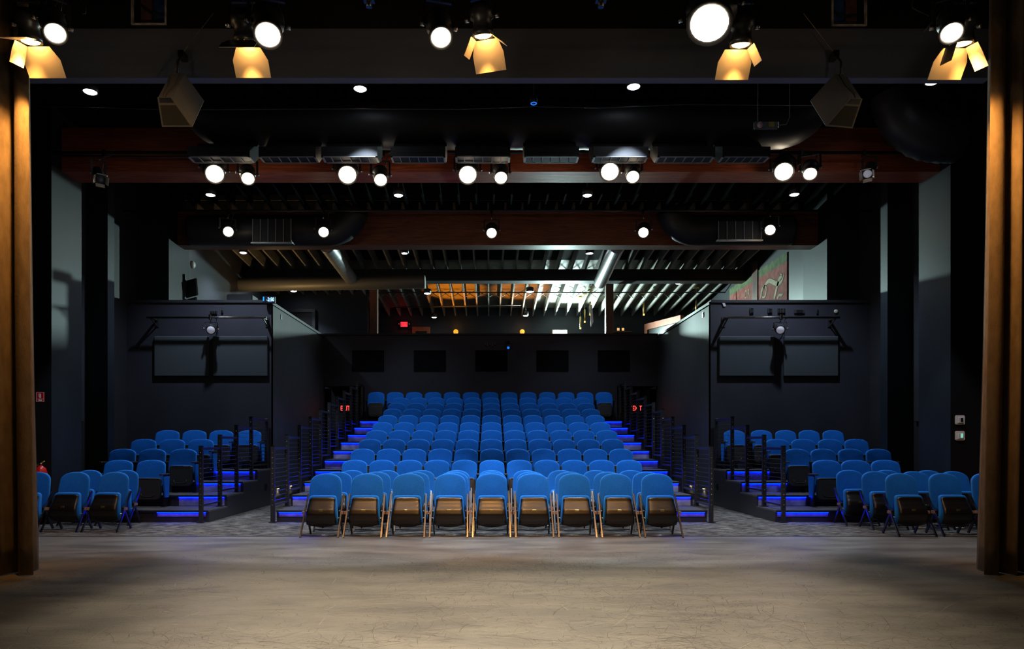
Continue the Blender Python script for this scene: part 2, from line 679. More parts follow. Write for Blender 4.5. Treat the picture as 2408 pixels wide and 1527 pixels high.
# ------------------------------------------------------------------ room shell
b = MB().box((-7.5, -3.5, -0.05), (7.9, 9.89, 0.0), STAGE)
SCUFD = mat('dark_scuff', (0.022, 0.020, 0.018), 0.6)
SCUFM = mat('faint_scuff', (0.070, 0.064, 0.057), 0.6)
SCUFL = mat('pale_scratch', (0.42, 0.38, 0.30), 0.4)
rs = random.Random(11)


def scuff(q, x, y, ang, L_, curv, wd, m, z):
    n = 7
    pts = []
    a = ang
    for i in range(n):
        pts.append((x, y, a))
        x += math.cos(a) * L_ / (n - 1)
        y += math.sin(a) * L_ / (n - 1)
        a += curv / (n - 1)
    if max(p[1] for p in pts) > 9.86:
        return
    V = []
    for i, (px, py, pa) in enumerate(pts):
        w_ = wd * (math.sin(PI * (i + .35) / (n - .3)) ** .6) / 2
        V += [(px - math.sin(pa) * w_, py + math.cos(pa) * w_, z), (px + math.sin(pa) * w_, py - math.cos(pa) * w_, z)]
    q.add(V, [(2 * i, 2 * i + 1, 2 * i + 3, 2 * i + 2) for i in range(n - 1)], m)


centres = [(rs.gauss(0, 2.4), rs.uniform(4.0, 8.2), rs.uniform(.25, .8)) for _ in range(46)]
for i in range(8500):
    if rs.random() < .62:
        cx_, cy_, sg = rs.choice(centres)
        x, y = rs.gauss(cx_, sg), rs.gauss(cy_, sg * .55)
    else:
        x, y = rs.gauss(0, 3.2), rs.uniform(3.6, 9.4)
    if y > 8.3 and rs.random() < .6:
        continue
    L_ = rs.choice((.03, .04, .05, .06, .08, .08, .12, .16, .3)) * rs.uniform(.6, 1.3)
    scuff(b, x, y, rs.uniform(0, PI), L_, rs.gauss(0, .7), rs.uniform(.0018, .0048), SCUFD if rs.random() < .42 else SCUFM, .0005 + (i % 9) * .00002)
for i in range(1100):
    a = rs.gauss(.08, .35) if rs.random() < .8 else rs.uniform(0, PI)
    scuff(b, rs.gauss(0, 3.6), rs.uniform(3.6, 9.3), a, rs.uniform(.06, .55), rs.uniform(-.3, .3), rs.uniform(.0015, .0035), SCUFL, .0004 + (i % 7) * .00001)
struct(b.build('floor'))
b = MB().box((-9.2, 9.89, -0.05), (9.6, 27.0, -0.004), CARPET)
struct(b.build('floor.001'))
b = MB().box((-7.5, 9.875, -0.004), (7.9, 9.905, 0.004), NOSE)
struct(b.build('trim_1'))

# pier walls beside the first beam (left and right), facing the stage
b = MB().box((-9.2, 11.40, 0), (XL, 12.24, 7.1), PIERM).box((-9.2, 11.396, 0), (XL, 11.40, 7.1), MATB)  # front and side share one paint; side light is put into the side's colour
struct(b.build('wall_left_pier'))
b = MB().box((XR, 11.40, 0), (9.6, 12.24, 7.1), PIERM).box((XR, 11.396, 0), (9.6, 11.40, 7.1), MATB)
struct(b.build('wall_right_pier'))
b = MB().box((-9.2, 15.57, 0), (XL, 16.62, 7.1), PIERM)
struct(b.build('wall_left_rear_pier'))
b = MB().box((XR, 15.57, 0), (9.6, 16.75, 7.1), PIERM)
struct(b.build('wall_right_rear_pier'))
for sx, xa, xb, nm in ((-1, -8.0, -7.52, 'left'), (1, 7.84, 8.4, 'right')):
    q = MB().box((xa, 13.62, 0), (xb, 13.86, 7.1), PIERM)
    struct(q.build('trim_pilaster_' + nm))
b = MB().box((WLX - .2, 12.24, 0), (WLX, 15.57, 7.1), WALL)
struct(b.build('wall_left'))
b = MB().box((WRX, 12.24, 0), (WRX + .2, 15.57, 7.1), WALL)
struct(b.build('wall_right'))
# side room walls in front of the piers (behind the curtain line) and foyer sides
b = MB().box((-9.4, 7.6, 0), (-9.2, 11.40, 7.1), WALL)
struct(b.build('wall_left_front'))
b = MB().box((9.6, 7.6, 0), (9.8, 11.40, 7.1), WALL)
struct(b.build('wall_right_front'))
b = MB().box((XL - .2, 16.62, 0), (XL, 26.0, 7.3), WALLG)
struct(b.build('wall_left_foyer'))
b = MB().box((XR, 16.75, 0), (XR + .2, 26.0, 7.3), WALLG)
struct(b.build('wall_right_foyer'))

# fronts of the side boxes with their parapet caps
for nm, xa, xb in (('left', WLX, PLX), ('right', PRX, WRX)):
    q = MB()
    q.box((xa, YS, 0), (xb, YS + .12, ZB - .03), BACKM)
    q.box((xa, YS - .03, ZB - .03), (xb, YS + .20, ZB + .03), WALL)
    struct(q.build('wall_%s_box_front' % nm))
    # floor deck of the raised box behind
    q = MB().box((xa + (.125 if nm == 'right' else 0), YS + .12, 3.1), (xb - (.125 if nm == 'left' else 0), 19.9, 3.2), TRD)
    struct(q.build('floor_%s_box' % nm))
# partitions running back from the box fronts
for nm, xa, xb in (('left', PLX - .12, PLX), ('right', PRX, PRX + .12)):
    q = MB()
    q.box((xa, YS + .001, 0), (xb, YB + .2, ZB - .06), PARTM)
    q.box((xa - .03, YS + .001, ZB - .06), (xb + .03, YB + .2, ZB), WALL)
    struct(q.build('wall_%s_partition' % nm))
for nm, x in (('left', PLX), ('right', PRX - .015)):
    q = MB().box((x, YS, 0), (x + .015, YB, .14), PLAS2)
    struct(q.build('baseboard_' + nm))

# back wall with two doorways beside the seating block
q = MB()
q.box((-3.60, YB, 0), (3.68, YB + .2, ZB), BACKM)
q.box((PLX, YB, 2.98), (-3.60, YB + .2, ZB), BACKM)
q.box((3.68, YB, 2.98), (PRX, YB + .2, ZB), BACKM)
q.box((PLX, YB - .04, ZB), (PRX, YB + .24, ZB + .05), WALL)
struct(q.build('wall_back'))
q = MB()
q.box((PLX, YB + 1.0, 0), (-3.5, YB + 1.1, 3.0), WALL)
q.box((-3.6, YB + .2, 0), (-3.5, YB + 1.0, 3.0), WALL)
q.box((PLX, YB + .2, 2.98), (-3.5, YB + 1.0, 3.05), WALL)
struct(q.build('wall_left_vestibule'))
q = MB()
q.box((3.58, YB + 1.0, 0), (PRX, YB + 1.1, 3.0), WALL)
q.box((3.58, YB + .2, 0), (3.68, YB + 1.0, 3.0), WALL)
q.box((3.58, YB + .2, 2.98), (PRX, YB + 1.0, 3.05), WALL)
struct(q.build('wall_right_vestibule'))
# two flush door leaves inside the vestibules
for n_, xa in ((1, -4.66), (2, 3.78)):
    dd = MB().box((xa, YB + .95, 0.0), (xa + .98, YB + .995, 2.15), PLAS2).build('door_%d' % n_)
    struct(dd)
    MB().box((xa + .08, YB + .92, 1.0), (xa + .9, YB + .95, 1.06), STEEL).build('push_bar', dd)

# main roof deck
q = MB().box((-9.4, 7.6, 7.10), (9.8, 16.4, 7.2), CEIL)
ceil = struct(q.build('ceiling'))
for i in range(40):
    x = -7.1 + i * .40
    MB().box((x - .02, 8.0, 6.86), (x + .02, 16.0, 7.10), CEIL).build('joist', ceil)
# sloping foyer deck with joists
SL = 0.079


def zc(y):
    return 7.10 - SL * (y - 16.4)


q = MB().add([(-7.5, 16.4, zc(16.4)), (7.9, 16.4, zc(16.4)), (7.9, 26.2, zc(26.2)), (-7.5, 26.2, zc(26.2)),
              (-7.5, 16.4, zc(16.4) + .1), (7.9, 16.4, zc(16.4) + .1), (7.9, 26.2, zc(26.2) + .1), (-7.5, 26.2, zc(26.2) + .1)],
             [(0, 1, 2, 3), (4, 7, 6, 5), (0, 4, 5, 1), (1, 5, 6, 2), (2, 6, 7, 3), (3, 7, 4, 0)], DECKW)
q.add([(-7.4, 16.42, zc(16.42) - .004), (7.8, 16.42, zc(16.42) - .004), (7.8, 20.5, zc(20.5) - .004), (-7.4, 20.5, zc(20.5) - .004)], [(3, 2, 1, 0)], CEIL)
ceil2 = struct(q.build('ceiling.001'))
JX = [-7.0 + i * .41 for i in range(36)]
for x in JX:
    q = MB().beam((x, 16.5, zc(16.5) - .15), (x, 26.0, zc(26.0) - .15), .045, .30, JOIST)
    q.build('joist', ceil2)
# cross bracing between joists, in three lines
for yb in (21.6, 23.4):
    for i in range(len(JX) - 1):
        x0, x1 = JX[i] + .03, JX[i + 1] - .03
        if x1 < -4.6 or x0 > 6.3:
            continue
        q = MB()
        z = zc(yb)
        q.beam((x0, yb - .05, z - .27), (x1, yb - .05, z - .04), .03, .02, JOIST)
        q.beam((x0, yb + .05, z - .04), (x1, yb + .05, z - .27), .03, .02, JOIST)
        q.build('cross_brace', ceil2)

# far foyer wall, and nearer left wall with a door
q = MB().box((-7.4, 25.7, 0), (7.8, 25.9, 7.0), FOYW)
struct(q.build('wall_foyer_back'))
q = MB().box((-7.2, 23.0, 0), (-4.05, 23.15, 6.6), FOYW)
struct(q.build('wall_foyer_left'))
# floor slab of the foyer upstairs
q = MB().box((-7.2, 21.2, 3.0), (7.6, 25.7, 3.1), TRD)
struct(q.build('floor_foyer'))

# foyer doors
pa = P(690, 729, 22.98)
pb = P(743, 729, 22.98)
dr = MB().box((pa.x, 22.90, 3.1), (pb.x - .1, 22.99, pa.z - .10), PLAS).build('door_3')
struct(dr)
q = MB()
q.box((pa.x - .1, 22.86, pa.z - .10), (pb.x, 22.998, pa.z), WALLG)
q.box((pb.x - .1, 22.86, 3.1), (pb.x, 22.998, pa.z - .10), WALLG)
q.build('door_frame', dr)
pa = P(970, 770, 25.6)
pb = P(1012, 770, 25.6)
dr = MB().box((pa.x + .12, 25.60, 3.1), (pb.x - .12, 25.69, pa.z - .16), PLAS).build('door_4')
struct(dr)
q = MB()
q.box((pa.x, 25.50, pa.z - .16), (pb.x, 25.698, pa.z), DOORW)
q.box((pa.x, 25.50, 3.1), (pa.x + .12, 25.698, pa.z - .16), DOORW)
q.box((pb.x - .12, 25.50, 3.1), (pb.x, 25.698, pa.z - .16), DOORW)
q.build('door_frame', dr)
# right hand orange door frame, set in a short wall that turns towards the room
q = MB()
A = P(1515, 763, 25.0)
B = P(1600, 750, 23.2)
dv = (B - A); dv.z = 0
dl = dv.length
ang = math.atan2(dv.y, dv.x)
M_ = Matrix.Translation((A.x, A.y, 3.1)) @ Matrix.Rotation(ang, 4, 'Z')
zt = A.z - 3.1
q.box((0, 0, zt - .22), (dl, .14, zt), DOORW, M_)
q.box((0, 0, 0), (.16, .14, zt - .22), DOORW, M_)
q.box((dl - .16, 0, 0), (dl, .14, zt - .22), DOORW, M_)
dr = MB().box((.16, .06, 0), (dl - .16, .10, zt - .22), PLAS, M_).build('door_5')
struct(dr)
q.build('door_frame', dr)

# proscenium: header, wall above, side returns
q = MB()
q.box((-5.15, 7.6, 5.35), (5.51, 7.72, 5.893), HEADM)
struct(q.build('trim_proscenium_header'))
q = MB()
hw = []
for (xa, xb, yb_) in ((310, 392, 57), (1955, 2037, 60)):
    a_ = P(xa, yb_, 7.62)
    b_ = P(xb, yb_, 7.62)
    hw.append((a_.x, b_.x, a_.z))
z0 = 5.893
q.box((-9.2, 7.62, z0), (hw[0][0], 7.8, 7.1), WALL)
q.box((hw[0][1], 7.62, z0), (hw[1][0], 7.8, 7.1), WALL)
q.box((hw[1][1], 7.62, z0), (9.6, 7.8, 7.1), WALL)
for h_ in hw:
    q.box((h_[0], 7.62, z0), (h_[1], 7.8, h_[2]), WALL)
    q.box((h_[0], 7.62, 6.85), (h_[1], 7.8, 7.1), WALL)
q.box((-9.2, 7.62, 0), (-5.2, 7.66, z0), MATB)
q.box((5.6, 7.62, 0), (9.6, 7.66, z0), MATB)
struct(q.build('wall_proscenium'))
LED_BLUEP = mat('blue_painted_board', (0.05, 0.22, 0.7), 0.6, var=0.6, vscale=4, emit=None)
HOLEF = mat('worn_white_edge', (0.65, 0.60, 0.62), 0.7, var=0.5, vscale=12)
for i, h_ in enumerate(hw):
    q = MB()
    q.box((h_[0], 7.60, h_[2] - .01), (h_[0] + .014, 7.64, 6.85), HOLEF)
    q.box((h_[1] - .014, 7.60, h_[2] - .01), (h_[1], 7.64, 6.85), HOLEF)
    q.box((h_[0] + .014, 7.60, h_[2] - .01), (h_[1] - .014, 7.64, h_[2] + .003), HOLEF)
    fr = struct(q.build('window_%d' % (i + 1)))
    MB().box((h_[0] + .02, 7.83, h_[2]), (h_[1] - .02, 7.88, 6.85), LED_BLUEP).build('board', fr)
    q = MB()
    q.tube([(h_[0] + .03, 7.76, h_[2] + .30), ((h_[0] + h_[1]) / 2, 7.74, h_[2] + .17), (h_[1] - .03, 7.76, h_[2] + .20)], .012, CAB, 6)
    q.build('cable', fr)
    sx = -1 if i == 0 else 1
    xx = h_[0] + .02 if i == 0 else h_[1] - .14
    MB().box((xx, 7.78, h_[2]), (xx + .12, 7.83, 6.85), mat('faded_pink_post', (.26, .12, .10), .7, var=.4, vscale=9)).build('post', fr)
# stage house behind the camera, ceiling over stage
q = MB().box((-7.5, -3.5, 7.1), (7.9, 7.62, 7.2), CEIL)
struct(q.build('ceiling.002'))
q = MB().box((-7.6, -3.5, 0), (-7.5, 7.62, 7.1), WALL)
struct(q.build('wall_stage_left'))
q = MB().box((7.9, -3.5, 0), (8.0, 7.62, 7.1), WALL)
struct(q.build('wall_stage_right'))
q = MB().box((-7.5, -3.6, 0), (7.9, -3.5, 7.1), WALL)
struct(q.build('wall_stage_back'))

# ------------------------------------------------------------------ timber beams and posts
tag(MB().box((XL + .001, 11.67, ZB1), (XR - .001, 12.16, ZB2), BEAMW).build('timber_beam'),
    'big red-stained timber beam across the room nearest the stage, behind the round-duct row', 'beam')
tag(MB().box((XL + .001, 16.0, ZB1), (XR - .001, 16.38, ZB2 + .04), BEAMD).build('timber_beam'),
    'darker brown timber beam further back, just above the foyer view', 'beam')
for x0, x1, lab in ((869, 887, 'brown timber post left of the red exit sign in the foyer'),
                    (1425, 1443, 'brown timber post right of the bright flood light in the foyer')):
    a_ = P(x0, 700, 21.5)
    b_ = P(x1, 700, 21.5)
    tag(MB().box((a_.x, 21.5, 3.1), (b_.x, 21.5 + (b_.x - a_.x), zc(21.6) - .32), POSTW, bev=.01).build('timber_post'), lab, 'post')
    q = None
a_ = P(1773, 700, 19.87)
tag(MB().box((XR - .05, 19.5, 3.2), (XR - .001, 19.9, 6.5), POSTW).build('timber_post'),
    'brown timber post against the right wall between the two parts of the old painted sign', 'post')
# dark box beam across the foyer
tag(MB().box((XL + .001, 20.35, 6.12), (XR - .001, 20.75, 6.46), WALL).build('box_beam'),
    'black boxed beam across the foyer behind the spiral ducts', 'beam')
tag(MB().tube([P(890, 688, 22.3), P(1760, 688, 22.3)], .022, BLKM, 8).build('conduit_pipe'),
    'thin black pipe running across under the foyer joists', 'pipe')
tag(MB().tube([P(925, 723, 23.7), P(1225, 718, 23.7)], .015, BLKM, 6).tube([P(1060, 721, 23.7), (P(1060, 721, 23.7).x, 23.7, zc(23.7) - .002)], .006, BLKM, 6).build('conduit_pipe'),
    'thinner black pipe behind, close to the amber lit ceiling', 'pipe')
tag(MB().box((P(1007, 656, 20.9).x, 20.80, P(1007, 658, 20.9).z), (P(1140, 656, 20.9).x, 20.9, P(1007, 655, 20.9).z + .02), GALV).build('strut_channel'),
    'pale steel strut channel above the amber lit ceiling', 'bracket')

# ------------------------------------------------------------------ centre seating platform
def strip_mb(xa, xb, k, yf=0.0):
    z = k * H - .028
    return MB().box((xa, dk(k) - .010 - .012, z - .012), (xb, dk(k) - .010, z + .002), BLUEE)


def platform(label, xa, xb, n, strips, zbase=0.0, last=None, extra=None):
    t = thing('seating_platform', label, 'seating platform', ((xa + xb) / 2, dk(1), 0))
    inv = Vector((-(xa + xb) / 2, -dk(1), 0))
    for k in range(1, n + 1):
        y0 = dk(k)
        y1 = dk(k + 1) if k < n else (last or dk(k + 1))
        q = MB()
        if k == 1:
            xa_, xb_ = xa, xb
            xa, xb = max(xa, XL + .002), min(xb, XR - .002)
        else:
            xa, xb = xa_, xb_
        q.box((xa, y0, 0.0), (xb, y1 - (.0005), k * H - .03), PLAS2)
        for (sa, sb) in strips(k):
            q.box((sa, y0 - .004, (k - 1) * H + (.09 if k == 1 else .004)), (sb, y0, k * H - .031), RISERF)
        q.box((xa, y0 - .028, k * H - .028), (xb, y1 - .0005, k * H), TRD)
        q.box((xa, y0 - .032, k * H - .03), (xb, y0 - .028, k * H + .003), NOSE)
        q.box((xa, y0 - .032, k * H), (xb, y0 - .012, k * H + .003), NOSE)
        o = q.build('step', t)
        o.location = inv
        for (sa, sb) in strips(k):
            s_ = strip_mb(sa, sb, k).build('light_strip', o)
            s_['label'] = 'glowing blue light strip under the step edge'
    if extra:
        o = extra.build('side_panel', t)
        o.location = inv
    return t


platform('tall stepped black platform of the centre block with blue lit stair edges', -3.60, 3.68, 10,
         lambda k: ((-3.56, -3.06), (3.14, 3.64)), last=YB)
# half steps are part of the aisles only on the sides
sidepan = MB()
platform('four-step seating platform in front of the left box wall', WLX + .01, -4.745, 4,
         lambda k: ((-5.62, -4.80),), last=YS)
platform('four-step seating platform in front of the right box wall', 4.838, WRX - .01, 4,
         lambda k: ((4.87, 5.73),), last=YS)
# small outlet boxes on the side platforms
for x, s_, lab in ((-4.744, 1, 'small black outlet cover on the side of the left platform'),
                   (4.837, -1, 'small black outlet cover on the side of the right platform')):
    d_ = 14.6
    q = MB()
    q.box((x, d_, .36), (x + s_ * .012, d_ + .12, .48), BLKM)
    q.box((x + s_ * .012, d_ + .02, .38), (x + s_ * .016, d_ + .10, .46), PLAS)
    tag(q.build('outlet_cover'), lab, 'outlet')


# ------------------------------------------------------------------ stair railings
def railing(label, x, n, side, endpost):
    t = thing('stair_railing', label, 'railing', (x, dk(1) - .05, 0))
    inv = Vector((-x, -(dk(1) - .05), 0))
    ps = []
    for k in range(1, n + 1):
        y = dk(k) - .075
        zb_ = (k - 1) * H + .002
        zt_ = k * H + 1.09
        q = MB()
        q.box((x - .035, y - .02, zb_), (x + .035, y + .03, zt_), BLKM, bev=.006)
        q.box((x - .038, y - .023, zt_), (x + .038, y + .033, zt_ + .006), FRM)
        q.box((x - .06, y - .04, zb_), (x + .06, y + .05, zb_ + .012), BLKM)
        for j in range(11):
            zz = k * H + .10 + j * .088
            M2 = Matrix.Translation((x, y - .0205, zz)) @ Matrix.Rotation(PI / 2, 4, 'X')
            q.lathe([(.0, .004), (.007, .003), (.008, 0)][::-1], BOLT, 6, M2)
        o = q.build('post', t)
        o.location = inv
        ps.append((y, k))
    ye = endpost
    q = MB()
    zt_ = n * H + 1.09
    q.box((x - .035, ye - .02, n * H), (x + .035, ye + .03, zt_ + .0), BLKM, bev=.006)
    o = q.build('post', t)
    o.location = inv
    for i, (y, k) in enumerate(ps):
        y2 = ps[i + 1][0] - .02 if i + 1 < len(ps) else ye - .02
        z_ = k * H + 1.055
        q = MB().box((x - .022, y + .03, z_ - .03), (x + .022, y2, z_ + .012), BLKM)
        o = q.build('top_rail', t)
        o.location = inv
        q = MB().box((x - .02, y + .03, k * H + .075), (x + .02, y2, k * H + .105), BLKM)
        o = q.build('bottom_rail', t)
        o.location = inv
        q = MB()
        for j in range(11):
            zz = k * H + .165 + j * .078
            q.tube([(x, y + .03, zz), (x, y2, zz)], .0032, STEEL, 5, caps=False)
        o = q.build('cable_infill', t)
        o.location = inv
    return t


railing('tall black cable railing climbing the left stair of the centre block', -3.645, 10, -1, YB - .12)
railing('tall black cable railing climbing the right stair of the centre block', 3.73, 10, 1, YB - .12)
railing('short black cable railing on the left side platform', -4.853, 4, -1, YS - .09)
railing('short black cable railing on the right side platform', 4.945, 4, 1, YS - .09)


# ------------------------------------------------------------------ seats
def outline_back(w, zb_, zt_, wb, n=10, e=2.2, hh=.12, taper=.965):
    z0 = zt_ - hh
    ws = w * taper
    pts = []
    for i in range(n + 1):
        a = PI / 2 * i / n
        pts.append((ws * math.cos(a) ** (2 / e), z0 + hh * math.sin(a) ** (2 / e)))
    right = []
    m_ = 8
    zm = zb_ + (z0 - zb_) * .48
    for i in range(m_):
        t_ = i / m_
        z = zb_ + .03 + (z0 - zb_ - .03) * t_
        if z < zm:
            x = wb + (w - wb) * (1 - (1 - (z - zb_) / (zm - zb_)) ** 2.2)
        else:
            x = w + (ws - w) * ((z - zm) / (z0 - zm)) ** 1.8
        right.append((x, z))
    low = [(wb - .035, zb_ + .002), (wb - .010, zb_ + .012)]
    half = low + right + pts
    full = half + [(-x, z) for x, z in reversed(half[:-1])]
    return full


def cushion(q, out, yf, thick, bulge, mf, medge, mback, rings=(1.0, .985, .95, .88, .75, .55, .3)):
    """puffed panel: front towards -y; yf(x, z) is the back plane"""
    cx = sum(p[0] for p in out) / len(out)
    cz = sum(p[1] for p in out) / len(out)
    n = len(out)
    V = []

    def ring(s_, off):
        r_ = []
        for x, z in out:
            X = cx + (x - cx) * s_
            Z = cz + (z - cz) * s_
            r_.append((X, yf(X, Z) - off, Z))
        return r_
    R = [ring(.97, 0.0), ring(1.0, thick * .25)]
    prof = [(1.0, .62), (.985, .82), (.955, .95), (.90, 1.0)]
    for s_, o_ in prof:
        R.append(ring(s_, thick * o_))
    for s_ in (.75, .55, .3):
        R.append(ring(s_, thick + bulge * (1 - s_ / .9)))
    verts = [p for r_ in R for p in r_]
    fe, ff = [], []
    for i in range(len(R) - 1):
        for k in range(n):
            k2 = (k + 1) % n
            fc = (i * n + k, i * n + k2, (i + 1) * n + k2, (i + 1) * n + k)
            (fe if 1 <= i <= 2 else ff).append(fc)
    c = len(verts)
    verts.append((cx, yf(cx, cz) - thick - bulge, cz))
    for k in range(n):
        ff.append(((len(R) - 1) * n + k, (len(R) - 1) * n + (k + 1) % n, c))
    q.add(verts, ff, mf, True)
    q.add(verts, fe, medge, True)
    q.add(verts[:n], [list(range(n))[::-1]], mback, False)
    return q


def make_riser_seat():
    t = thing('theatre_seat', '', 'seat')
    out = outline_back(.233, .34, .835, .200, hh=.105)
    sl = .20

    def yf(x, z):
        return .02 + (z - .34) * sl - 0.0 + .35 * x * x * -1 + .0
    q = MB()
    cushion(q, out, yf, .055, .012, FAB, FABP, PLAS)
    q.build('backrest', t)
    # folded seat: cushion behind, shell in front
    so = outline_back(.195, .135, .528, .165, e=7, hh=.12, taper=1.0)
    q = MB()
    cushion(q, so, lambda x, z: -.02 + (z - .13) * .12, .045, .0, FAB, FABP, FAB)
    q.build('seat_cushion', t)
    so2 = [(x * 1.02, z - .012) for x, z in so]
    q = MB()
    cushion(q, so2, lambda x, z: -.066 + (z - .13) * .12, .028, .004, PLAS2, PLAS2, PLAS2)
    # moulded U shaped lip near the lower edge
    pts = [(-.105, .24), (-.10, .205), (-.075, .185), (0, .182), (.075, .185), (.10, .205), (.105, .24)]
    q.tube([(x, -.0995 + (z - .13) * .12, z) for x, z in pts], .0055, PLAS2, 6)
    q.tube([(-.155, -.097 + .37 * .12, .50), (.155, -.097 + .37 * .12, .50)], .006, PLAS2, 6)
    q.build('seat_pan', t)
    for sd, nm in ((-1, 'L'), (1, 'R')):
        q = MB()
        q.box((sd * .25 - .016, -.07, .0), (sd * .25 + .016, .05, .56), PLAS, bev=.006)
        q.box((sd * .25 - .03, -.13, .0), (sd * .25 + .03, .09, .012), FRM)
        o = q.build('stanchion', t)
        o['side'] = nm
        q = MB()
        q.box((sd * .25 - .028, -.20, .565), (sd * .25 + .028, .10, .595), PLAS2, bev=.008)
        o = q.build('armrest', t)
        o['side'] = nm
    return t


def make_floor_chair():
    t = thing('folding_chair', '', 'chair')
    out = outline_back(.238, .34, .886, .185, hh=.135, taper=.95)

    def yl(z):
        return .72 * z

    def yf(x, z):
        return .418 + .19 * (z - .5) - .45 * x * x
    q = MB()
    cushion(q, out, yf, .050, .014, FAB, FABP, PLAS)
    q.build('backrest', t)

    # shell of the flipped-up seat: S-curved in profile
    KN = [(.10, .175), (.148, .155), (.19, .118), (.25, .088), (.32, .080), (.38, .100), (.44, .142), (.50, .182), (.55, .198), (.62, .205)]

    def prof(z):
        for (z0, y0), (z1, y1) in zip(KN[:-1], KN[1:]):
            if z <= z1:
                u = max(0, (z - z0) / (z1 - z0))
                u = u * u * (3 - 2 * u) * .4 + u * .6
                return y0 + (y1 - y0) * u
        return KN[-1][1]

    so = []
    wt, wb_ = .186, .212
    n = 9
    zt_, zbm = .553, .168
    for i in range(n + 1):           # bottom arc, left to right
        u = -1 + 2 * i / n
        so.append((u * wb_, zbm - .037 * (1 - u * u)))
    so += [(wb_ + .001, .24), (wb_ - .004, .32), (wb_ - .012, .40), (wt + .004, .47), (wt, zt_ - .045), (wt - .005, zt_ - .022), (wt - .020, zt_ - .006), (wt - .045, zt_)]
    so += [(0.0, zt_ + .003)]
    so += [(-x, z) for x, z in reversed(so[n + 1:-1])]
    q = MB()
    so1 = [(x * (1.06 - .03 * max(0, min(1, (z - .5) / .06))), z + .026 * max(0, min(1, (z - .36) / .17)) ** 2) for x, z in so if True]
    cushion(q, so1, lambda x, z: .4 * (prof(z) + .085) + .6 * (.215 + .10 * z), .072, .0, FAB, FABP, FAB)
    q.build('seat_cushion', t)
    # shell as a fine grid so that its curve shows
    q = MB()
    NU, NV = 14, 22
    V = []
    for layer in (0, 1):
        for j in range(NV + 1):
            v = j / NV
            for i in range(NU + 1):
                u = -1 + 2 * i / NU
                zb2 = zbm - .037 * (1 - u * u)
                ztp = zt_ - .020 * abs(u) ** 6
                z = zb2 + (ztp - zb2) * v
                # half width at height
                zz = zb2 * .0 + z
                hw_ = wb_ - (wb_ - wt) * max(0, min(1, (zz - .24) / .25)) ** 1.2
                edge = .012 * abs(u) ** 8
                V.append((u * hw_, prof(z) + edge + layer * .010, z))
    fr = []
    row = NU + 1
    off = row * (NV + 1)
    for j in range(NV):
        for i in range(NU):
            a = j * row + i
            fr.append((a, a + 1, a + row + 1, a + row))
            fr.append((a + off, a + off + row, a + off + row + 1, a + off + 1))
    for j in range(NV):
        for a in (j * row, j * row + NU):
            fr.append((a, a + row, a + row + off, a + off))
    for i in range(NU):
        for a in (i, NV * row + i):
            fr.append((a, a + off, a + off + 1, a + 1))
    q.add(V, fr, PLAS, True)
    o = q.build('seat_pan', t)
    q = MB()
    zz = .372
    q.box((-.028, prof(zz) - .004, zz - .014), (.028, prof(zz) + .004, zz + .014), BRASS, bev=.002)
    q.build('name_plate', o)
    for sd in (-1, 1):
        X = sd * .262
        q = MB()
        q.beam((X + sd * .004, 0.0, 0.0), (X - sd * .004, yl(.585), .585), .020, .028, FRM, up=(0, 1, 0))
        q.build('leg', t)
        q = MB()
        q.beam((X - sd * .026, yl(.35) - .01, .36), (X - sd * .026, .47, 0.0), .020, .034, BLKM, up=(0, 1, 0))
        q.build('leg', t)
        q = MB()
        q.box((X + (0 if sd > 0 else -.026) + sd * .008, yl(.33) - .035, .312), (X + (.026 if sd > 0 else 0) + sd * .008, yl(.33) + .02, .352), LINKM)
        q.build('link_bracket', t)
        q = MB()
        q.tube([(X, yl(.27), .27), (X - sd * .06, .16, .25)], .006, STEEL, 6)
        q.build('hinge', t)
    q = MB()
    q.tube([(-.25, .022, .035), (.25, .022, .035)], .007, FRM, 6)
    q.build('crossbar', t)
    return t


seat0 = make_riser_seat()
chair0 = make_floor_chair()
used = {'seat': False, 'chair': False}


def put(kind, loc, rz, label, group, sx=1.0, skip=()):
    src = seat0 if kind == 'seat' else chair0
    return dup(src, loc, rz, label, group, sx, skip)


# row, leftmost centre px, rightmost centre px, count
ROWS = [(1, 835.5, 1478.0, 11), (2, 854.5, 1459.0, 11), (3, 870.9, 1439.7, 11), (4, 886.4, 1426.2, 11), (5, 900.2, 1411.5, 11),
        (6, 912.4, 1398.8, 11), (7, 923.5, 1388.6, 11), (8, 933.8, 1377.5, 11), (9, 942.5, 1367.4, 11), (10, 885.5, 1419.4, 13)]
for k, xa, xb, n in ROWS:
    d = (14.40 + k) * D if k < 10 else 19.68
    yroot = d - .115
    pitch = (xb - xa) / (n - 1) * d / F
    for i in range(n):
        X = ((xa + (xb - xa) * i / (n - 1)) - VX) * d / F
        rn = ORD[k] + ' raised row of the centre block'
        if k == 10:
            rn = 'highest back row against the wall'
        if i == 0:
            lab = 'blue tip-up seat at the left end of the ' + rn
        elif i == n - 1:
            lab = 'blue tip-up seat at the right end of the ' + rn
        elif i == n // 2:
            lab = 'blue tip-up seat exactly in the middle of the ' + rn
        elif i < n // 2:
            lab = 'blue tip-up seat, %s from the left in the %s' % (ORD[i + 1], rn)
        else:
            lab = 'blue tip-up seat, %s from the right in the %s' % (ORD[n - i], rn)
        put('seat', (X, yroot, k * H), 0, lab, 'blue seats of the ' + rn, sx=pitch / .50 if k < 10 else pitch / .525,
            skip=() if i == n - 1 else ('R',))

